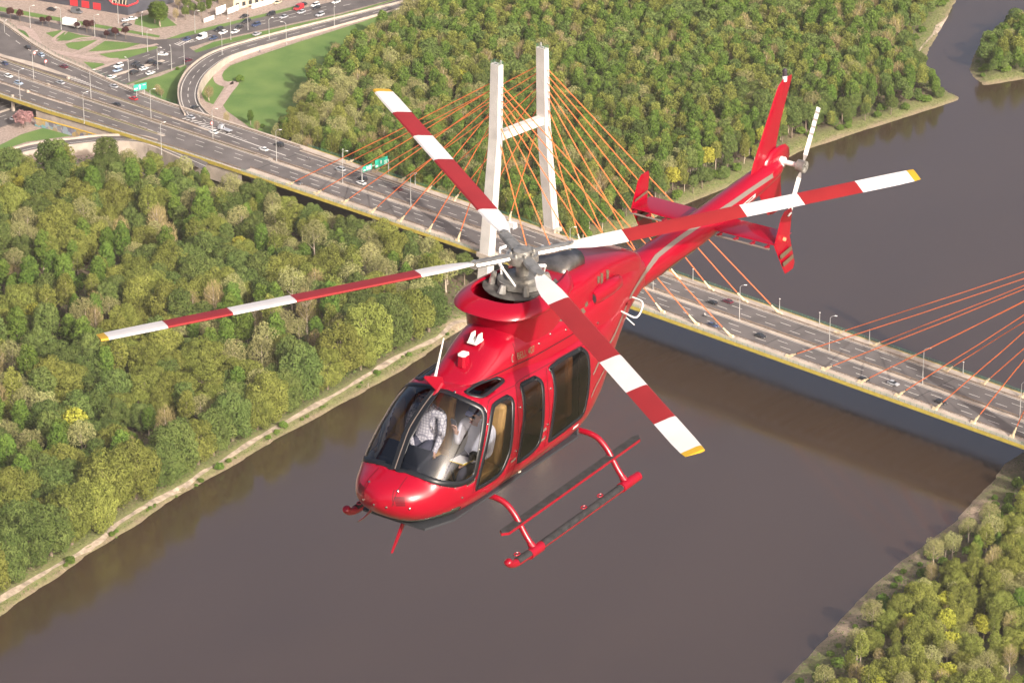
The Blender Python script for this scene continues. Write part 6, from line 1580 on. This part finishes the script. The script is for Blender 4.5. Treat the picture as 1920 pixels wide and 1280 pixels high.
shirt_p = plaid(); shirt_w = mat('pale grey-blue shirt', (0.56, 0.56, 0.62), .85, var=.05, scale=9); trous = mat('dark trousers', (0.06, 0.06, 0.085), .9); shoe = mat('black shoe', (.02, .02, .02), .6); capm = mat('dark blue cap', (.03, .035, .08), .8); hairm = mat('dark hair', (.04, .028, .02), .7)
def figure(name, joints, bones, mats):
    """joints: name->(x,y,z,radius); bones: (a,b,material index). One continuous skinned body."""
    nm = list(joints); ix = {n: i for i, n in enumerate(nm)}
    me = bpy.data.meshes.new(name); me.from_pydata([joints[n][:3] for n in nm], [(ix[a], ix[b]) for a, b, _ in bones], [])
    o = bpy.data.objects.new(name, me); COL.objects.link(o)
    sk = o.modifiers.new('skin', 'SKIN'); sk.use_smooth_shade = True; sk.branch_smoothing = .3; o.modifiers.new('sub', 'SUBSURF').levels = 2
    for i, n in enumerate(nm):
        r = joints[n][3]; r = r if isinstance(r, tuple) else (r, r)
        d = me.skin_vertices[0].data[i]; d.radius = r; d.use_root = i == 0
    o.modifiers['sub'].render_levels = 2
    bpy.context.view_layer.update()
    m2 = bpy.data.meshes.new_from_object(o.evaluated_get(bpy.context.evaluated_depsgraph_get())); bpy.data.objects.remove(o)
    m2.name = name; m2.materials.clear()
    for m in mats: m2.materials.append(m)
    A_ = np.array([joints[a][:3] for a, _, _ in bones], float); B_ = np.array([joints[b][:3] for _, b, _ in bones], float); M_i = [k for _, _, k in bones]
    Ra = np.array([np.mean(joints[a][3]) for a, _, _ in bones]); Rb = np.array([np.mean(joints[b][3]) for _, b, _ in bones])
    mi = []
    for p in m2.polygons:
        c = np.array(p.center); v = B_ - A_; t = np.clip(((c - A_) * v).sum(1) / ((v * v).sum(1) + 1e-12), 0, 1)
        d = np.linalg.norm(c - A_ - v * t[:, None], axis=1) / (Ra + (Rb - Ra) * t + .01); mi.append(M_i[int(np.argmin(d))])
    m2.polygons.foreach_set('material_index', mi); m2.polygons.foreach_set('use_smooth', [True] * len(m2.polygons))
    return m2
def fingers(J, B, side, wrist, hand, dirv, spread, curl, mi=0):
    """palm and five fingers from wrist; dirv forward, spread sideways, curl vector"""
    d = np.array(dirv, float); d /= np.linalg.norm(d); s = np.array(spread, float); s /= np.linalg.norm(s); c = np.array(curl, float)
    w = np.array(J[wrist][:3]); palm = w + d * .065; J[side + 'palm'] = (*palm, (.034, .018)); B.append((wrist, side + 'palm', mi))
    for k, (o_, L_) in enumerate(((-.030, .060), (-.010, .072), (.010, .068), (.028, .052))):
        k0 = palm + d * .03 + s * o_; k1 = k0 + d * L_ * .5 + c * L_ * .35; k2 = k1 + d * L_ * .2 + c * L_ * .6
        for j, (q, r) in enumerate(((k0, .010), (k1, .0095), (k2, .008))): J[f'{side}f{k}{j}'] = (*q, r)
        B += [(side + 'palm', f'{side}f{k}0', mi), (f'{side}f{k}0', f'{side}f{k}1', mi), (f'{side}f{k}1', f'{side}f{k}2', mi)]
    t0 = w + d * .03 - s * .035; t1 = t0 + d * .03 - s * .02 + c * .02
    J[side + 't0'] = (*t0, .012); J[side + 't1'] = (*t1, .010); B += [(wrist, side + 't0', mi), (side + 't0', side + 't1', mi)]
SH = -.19
def seated(y, hz, lh, rh, le, re, look=(-1, 0, -.1)):
    """crew member on a front seat; lh/rh wrists, le/re elbows; forward is -x, left hand is towards -y"""
    J = dict(pelvis=(1.70, y, .34, (.16, .13)), waist=(1.74, y, .48, (.145, .115)), chest=(1.76, y, .64, (.165, .125)), collar=(1.74, y, .765, (.12, .09)), neck=(1.70, y, .83, .056), jaw=(1.675, y, .885, (.066, .070)), skull=(1.672, y, .965 , (.078, .092)), crown=(1.68, y, 1.03, (.055, .065)),
             nose=(1.578, y, .925, .013), lsh=(1.75, y - .20, .735, .072), rsh=(1.75, y + .20, .735, .072), lel=(*le, .05), rel=(*re, .05), lwr=(*lh, .031), rwr=(*rh, .031),
             lhip=(1.64, y - .10, .33, .095), rhip=(1.64, y + .10, .33, .095), lkn=(1.22, y - .13, .36, .068), rkn=(1.22, y + .13, .36, .068), lan=(1.02, y - .13, .02, .045), ran=(1.02, y + .13, .02, .045), lto=(.88, y - .13, -.03, .04), rto=(.88, y + .13, -.03, .04))
    for k in J: q = J[k]; J[k] = (q[0] + (SH if k not in ('lel', 'rel', 'lwr', 'rwr') else 0), q[1], q[2], q[3])
    dz = hz - .985
    for k in ('neck', 'jaw', 'skull', 'crown', 'nose'): q = J[k]; J[k] = (q[0], q[1], q[2] + dz * (.5 if k == 'neck' else 1), q[3])
    B = [('pelvis', 'waist', 1), ('waist', 'chest', 1), ('chest', 'collar', 1), ('collar', 'neck', 0), ('neck', 'jaw', 0), ('jaw', 'skull', 0), ('skull', 'crown', 0), ('jaw', 'nose', 0), ('collar', 'lsh', 1), ('collar', 'rsh', 1), ('lsh', 'lel', 1), ('rsh', 'rel', 1), ('lel', 'lwr', 1), ('rel', 'rwr', 1),
         ('pelvis', 'lhip', 2), ('pelvis', 'rhip', 2), ('lhip', 'lkn', 2), ('rhip', 'rkn', 2), ('lkn', 'lan', 2), ('rkn', 'ran', 2), ('lan', 'lto', 3), ('ran', 'rto', 3)]
    return J, B
def head_gear(o, y, zc, cap=None, hair=True):
    if hair:
        V, F_ = [], []; nr, ns = 7, 16
        for i in range(nr):
            for j in range(ns):
                th = math.pi * .56 * i / (nr - 1); ph = 2 * math.pi * j / ns; x = .098 * math.sin(th) * math.cos(ph); yy = .086 * math.sin(th) * math.sin(ph); z = .098 * math.cos(th)
                V.append((1.688 + SH + x, y + yy, zc + z + (.03 if x < -.04 else -.02 * (x > .03))))
        F_ = [(i * ns + j, i * ns + (j + 1) % ns, (i + 1) * ns + (j + 1) % ns, (i + 1) * ns + j) for i in range(nr - 1) for j in range(ns)]
        me = bpy.data.meshes.new('hair'); me.from_pydata(V, [], F_); me.polygons.foreach_set('use_smooth', [True] * len(F_)); h = link('cap' if cap else 'hair', me, cap or hairm, o)
        if cap: MB().loft([[(1.41, y - .06, zc + .035), (1.41, y + .06, zc + .035), (1.41, y + .06, zc + .045), (1.41, y - .06, zc + .045)], [(1.33, y - .04, zc + .018), (1.33, y + .04, zc + .018), (1.33, y + .04, zc + .025), (1.33, y - .04, zc + .025)]]).build('cap_brim', cap, h)
    for sg in (-1, 1):
        MB().tube([(1.683 + SH, y + sg * .082, zc - .045), (1.683 + SH, y + sg * .094, zc - .045)], [.024, .018], 8).build('ear', skinm, o, smooth=True)
        MB().tube([(1.592 + SH, y + sg * .030, zc - .02), (1.584 + SH, y + sg * .030, zc - .02)], .011, 8).build('eye', mat('eye dark', (.03, .02, .015), .2), o)
    MB().box((1.594 + SH, y, zc - .098), (.012, .042, .010)).build('mouth', mat('lips', (.32, .12, .10), .5), o)
# pilot on the starboard seat
J, B = seated(.36, 1.03, (1.33, .13, .32), (1.13, .29, .42), (1.48, .12, .50), (1.40, .56, .50))
fingers(J, B, 'l', 'lwr', None, (-1, 0, -.2), (0, 1, 0), (0, 0, -.8)); fingers(J, B, 'r', 'rwr', None, (-1, -.1, -.1), (0, 1, 0), (0, 0, -.9))
pil = link('person', figure('pilot', J, B, [skinm, shirt_p, trous, shoe])); pil.matrix_world = HM
tag(pil, 'person in a white plaid shirt seated at the helicopter controls, left in the cockpit', 'person')
head_gear(pil, .36, 1.012)
hs = MB().tube([(SH + 1.69 + .0 * t, .36 + .105 * math.cos(t), 1.0 + .125 * math.sin(t)) for t in np.linspace(0, math.pi, 13)], .012, 6).tube([(SH + 1.69, .455, .99), (SH + 1.69, .485, .99)], .042, 12).tube([(SH + 1.69, .265, .99), (SH + 1.69, .235, .99)], .042, 12).tube([(SH + 1.66, .26, .97), (SH + 1.59, .29, .93), (SH + 1.575, .34, .92)], .006, 6)
h_ = hs.build('headset', dkint, pil, smooth=True)
# passenger on the port seat, holding up a phone
J, B = seated(-.36, .965, (1.22, -.44, .42), (1.30, -.215, .70), (1.44, -.59, .46), (1.42, -.15, .50))
fingers(J, B, 'l', 'lwr', None, (-1, .1, -.1), (0, 1, 0), (0, 0, -.8)); fingers(J, B, 'r', 'rwr', None, (-.35, 0, 1), (0, 1, 0), (-.5, 0, .2))
pas = link('person', figure('passenger', J, B, [skinm, shirt_w, trous, shoe])); pas.matrix_world = HM
tag(pas, 'person in pale shirt and dark cap holding up a phone in the front seat', 'person')
head_gear(pas, -.36, .947, cap=capm)
MB().box((1.588 + SH, -.36, .928), (.018, .125, .03)).build('sunglasses', blackf, pas)
ph = empty('phone', (0, 0, 0)); ph.matrix_world = HM; tag(ph, 'dark phone held up by the passenger in the cockpit', 'phone')
R_ = Matrix.Rotation(math.radians(-15), 3, 'Y'); MB().box((1.255, -.215, .845), (.010, .074, .15), R=R_).build('phone_body', mat('phone case', (.10, .10, .11), .3), ph, bevel=.004); MB().box((1.245, -.202, .888), (.006, .032, .034), R=R_).build('camera_bump', blackf, ph)
cb = empty('clipboard', (0, 0, 0)); cb.matrix_world = HM; tag(cb, 'white papers and yellow folder lying on the passenger lap', 'papers')
R_ = Matrix.Rotation(math.radians(8), 3, 'Y'); MB().box((1.16, -.40, .452), (.24, .20, .012), R=R_).build('folder', mat('yellow folder', (.70, .52, .03), .5), cb); MB().box((1.15, -.40, .465), (.22, .19, .012), R=R_).build('paper', whitem, cb)
bgk = empty('camera', (0, 0, 0)); bgk.matrix_world = HM; tag(bgk, 'small black camera on the passenger lap', 'camera')
MB().box((1.25, -.52, .51), (.09, .12, .08)).build('camera_body', dkint, bgk, bevel=.01); MB().tube([(1.21, -.52, .51), (1.16, -.52, .51)], [.034, .03], 14).build('lens', blackf, bgk, smooth=True)
# ------------------------------------------------------------------ people outside
def stander(pose, shirt_m):
    J = dict(pelvis=(0, 0, .95, (.15, .11)), waist=(0, 0, 1.1, (.14, .1)), chest=(0, 0, 1.3, (.16, .11)), collar=(0, 0, 1.45, (.11, .08)), neck=(0, 0, 1.53, .055), jaw=(.015, 0, 1.6, .07), skull=(.01, 0, 1.68, .09), crown=(0, 0, 1.76, .06), nose=(.10, 0, 1.63, .015), lsh=(0, .2, 1.42, .07), rsh=(0, -.2, 1.42, .07), lel=(0, .26, 1.14, .05), rel=(0, -.26, 1.14, .05), lwr=(.08, .27, .9, .035), rwr=(.08, -.27, .9, .035), lha=(.11, .27, .80, .03), rha=(.11, -.27, .80, .03),
             lhip=(0, .1, .9, .09), rhip=(0, -.1, .9, .09), lkn=(.06, .11, .5, .065), rkn=(-.04, -.11, .5, .065), lan=(.08, .11, .09, .045), ran=(-.12, -.11, .09, .045), lto=(.22, .11, .04, .04), rto=(.02, -.11, .04, .04))
    if pose == 'ride':
        for k, v in dict(lkn=(.38, .12, .72, .065), rkn=(.40, -.12, .62, .065), lan=(.30, .12, .32, .045), ran=(.2, -.12, .22, .045), lto=(.44, .12, .28, .04), rto=(.34, -.12, .18, .04), chest=(.14, 0, 1.28, (.16, .12)), waist=(.06, 0, 1.1, (.14, .1)), collar=(.24, 0, 1.42, (.11, .08)), neck=(.28, 0, 1.5, .055), jaw=(.31, 0, 1.57, .07), skull=(.30, 0, 1.65, .09), crown=(.29, 0, 1.73, .06), nose=(.40, 0, 1.6, .015), lsh=(.24, .19, 1.38, .07), rsh=(.24, -.19, 1.38, .07), lel=(.42, .25, 1.15, .05), rel=(.42, -.25, 1.15, .05), lwr=(.6, .24, 1.03, .035), rwr=(.6, -.24, 1.03, .035), lha=(.68, .24, 1.02, .03), rha=(.68, -.24, 1.02, .03)).items(): J[k] = v
    B = [('pelvis', 'waist', 1), ('waist', 'chest', 1), ('chest', 'collar', 1), ('collar', 'neck', 0), ('neck', 'jaw', 0), ('jaw', 'skull', 0), ('skull', 'crown', 3), ('jaw', 'nose', 0), ('collar', 'lsh', 1), ('collar', 'rsh', 1), ('lsh', 'lel', 1), ('rsh', 'rel', 1), ('lel', 'lwr', 1), ('rel', 'rwr', 1), ('lwr', 'lha', 0), ('rwr', 'rha', 0), ('pelvis', 'lhip', 2), ('pelvis', 'rhip', 2), ('lhip', 'lkn', 2), ('rhip', 'rkn', 2), ('lkn', 'lan', 2), ('rkn', 'ran', 2), ('lan', 'lto', 3), ('ran', 'rto', 3)]
    return figure('person', J, B, [skinm, shirt_m, trous, hairm])
q = PD(198, 148); o = link('person', stander('stand', trous)); o.location = (q[0], q[1], q[2] + .12); tag(o, 'person in dark clothes walking along the motorway parapet', 'person')
for u, v, sh, lb in ((1690, 1074, mat('light shirt', (.5, .48, .5), .8), 'person in light clothes on the sandy right bank'), (1734, 1049, mat('brown jacket', (.14, .08, .06), .8), 'person in dark red-brown clothes at the right bank waterline')):
    q = P(u, v, -15.0); z = float(ground_z(q[0], q[1])); o = link('person', stander('stand', sh)); o.location = (q[0], q[1], max(z, -15.9)); o.rotation_euler = (0, 0, 2.6); tag(o, lb, 'person')
def two_wheeler(name, moto, loc, rz, label, rider_label, shirt_m, lift=0.0):
    e = empty(name, loc, rz); tag(e, label, 'motorcycle' if moto else 'bicycle')
    r = .32; L_ = .72 if moto else .53
    for x in (-L_, L_):
        wl = MB().tube([(x + r * math.cos(t), 0, r + .03 + r * math.sin(t)) for t in np.linspace(0, 2 * math.pi, 19)], .07 if moto else .025, 6).build('wheel', tyre, e, smooth=True); MB().tube([(x, -.05, r + .03), (x, .05, r + .03)], .10, 8).build('hub', rimm, wl)
    fm_ = cpaint('black') if moto else cpaint('blue')
    MB().tube([(-L_, 0, .35), (-.15, 0, .45), (.1, 0, .45), (L_ - .2, 0, .85), (L_, 0, .35)], .05 if moto else .025, 6).tube([(-.15, 0, .45), (-.2, 0, .82), (L_ - .2, 0, .88)], .04 if moto else .022, 6).build('frame', fm_, e, smooth=True)
    MB().box((-.18, 0, .86), (.5 if moto else .22, .24 if moto else .14, .1)).build('saddle', dkint, e, bevel=.03); MB().tube([(L_ - .22, -.28, 1.0), (L_ - .2, 0, .98), (L_ - .22, .28, 1.0)], .02, 6).build('handlebar', steelm, e)
    if moto: MB().box((.12, 0, .62), (.6, .3, .36), taper=(.8, .7)).build('engine', greym, e, bevel=.05); MB().loft([[(.05, -.14, .82), (.5, -.12, .82), (.5, .12, .82), (.05, .14, .82)], [(.1, -.10, 1.02), (.45, -.08, 1.0), (.45, .08, 1.0), (.1, .10, 1.02)]]).build('fuel_tank', whitem, e)
    p_ = link('person', stander('ride', shirt_m)); p_.location = (loc[0] - .15 * math.cos(rz), loc[1] - .15 * math.sin(rz), loc[2] + .02); p_.rotation_euler = (0, 0, rz); tag(p_, rider_label, 'person')
q = PD(578, 300); two_wheeler('motorcycle', True, (q[0], q[1], q[2] + .02), math.pi, 'dark motorcycle in the far motorway lanes left of the cables', 'person riding the motorcycle left of the cables', trous)
q = PD(1321, 594); two_wheeler('motorcycle', True, (q[0], q[1], q[2] + .02), 0, 'white motorcycle on the near bridge lanes below the tail boom', 'person riding the motorcycle on the bridge below the tail boom', mat('white jacket', (.6, .6, .6), .8))
q = P(487, 99, ZG + .1); two_wheeler('bicycle', False, tuple(q), 1.5, 'bicycle on the pink path beside the meadow, nearer the loop', 'cyclist in a blue top on the pink path, nearer the loop', mat('blue top', (.1, .2, .4), .8))
q = P(560, 71, ZG + .1); two_wheeler('bicycle', False, tuple(q), 1.5, 'bicycle on the pink path, farther up the meadow', 'cyclist in dark clothes on the pink path, farther up', trous)
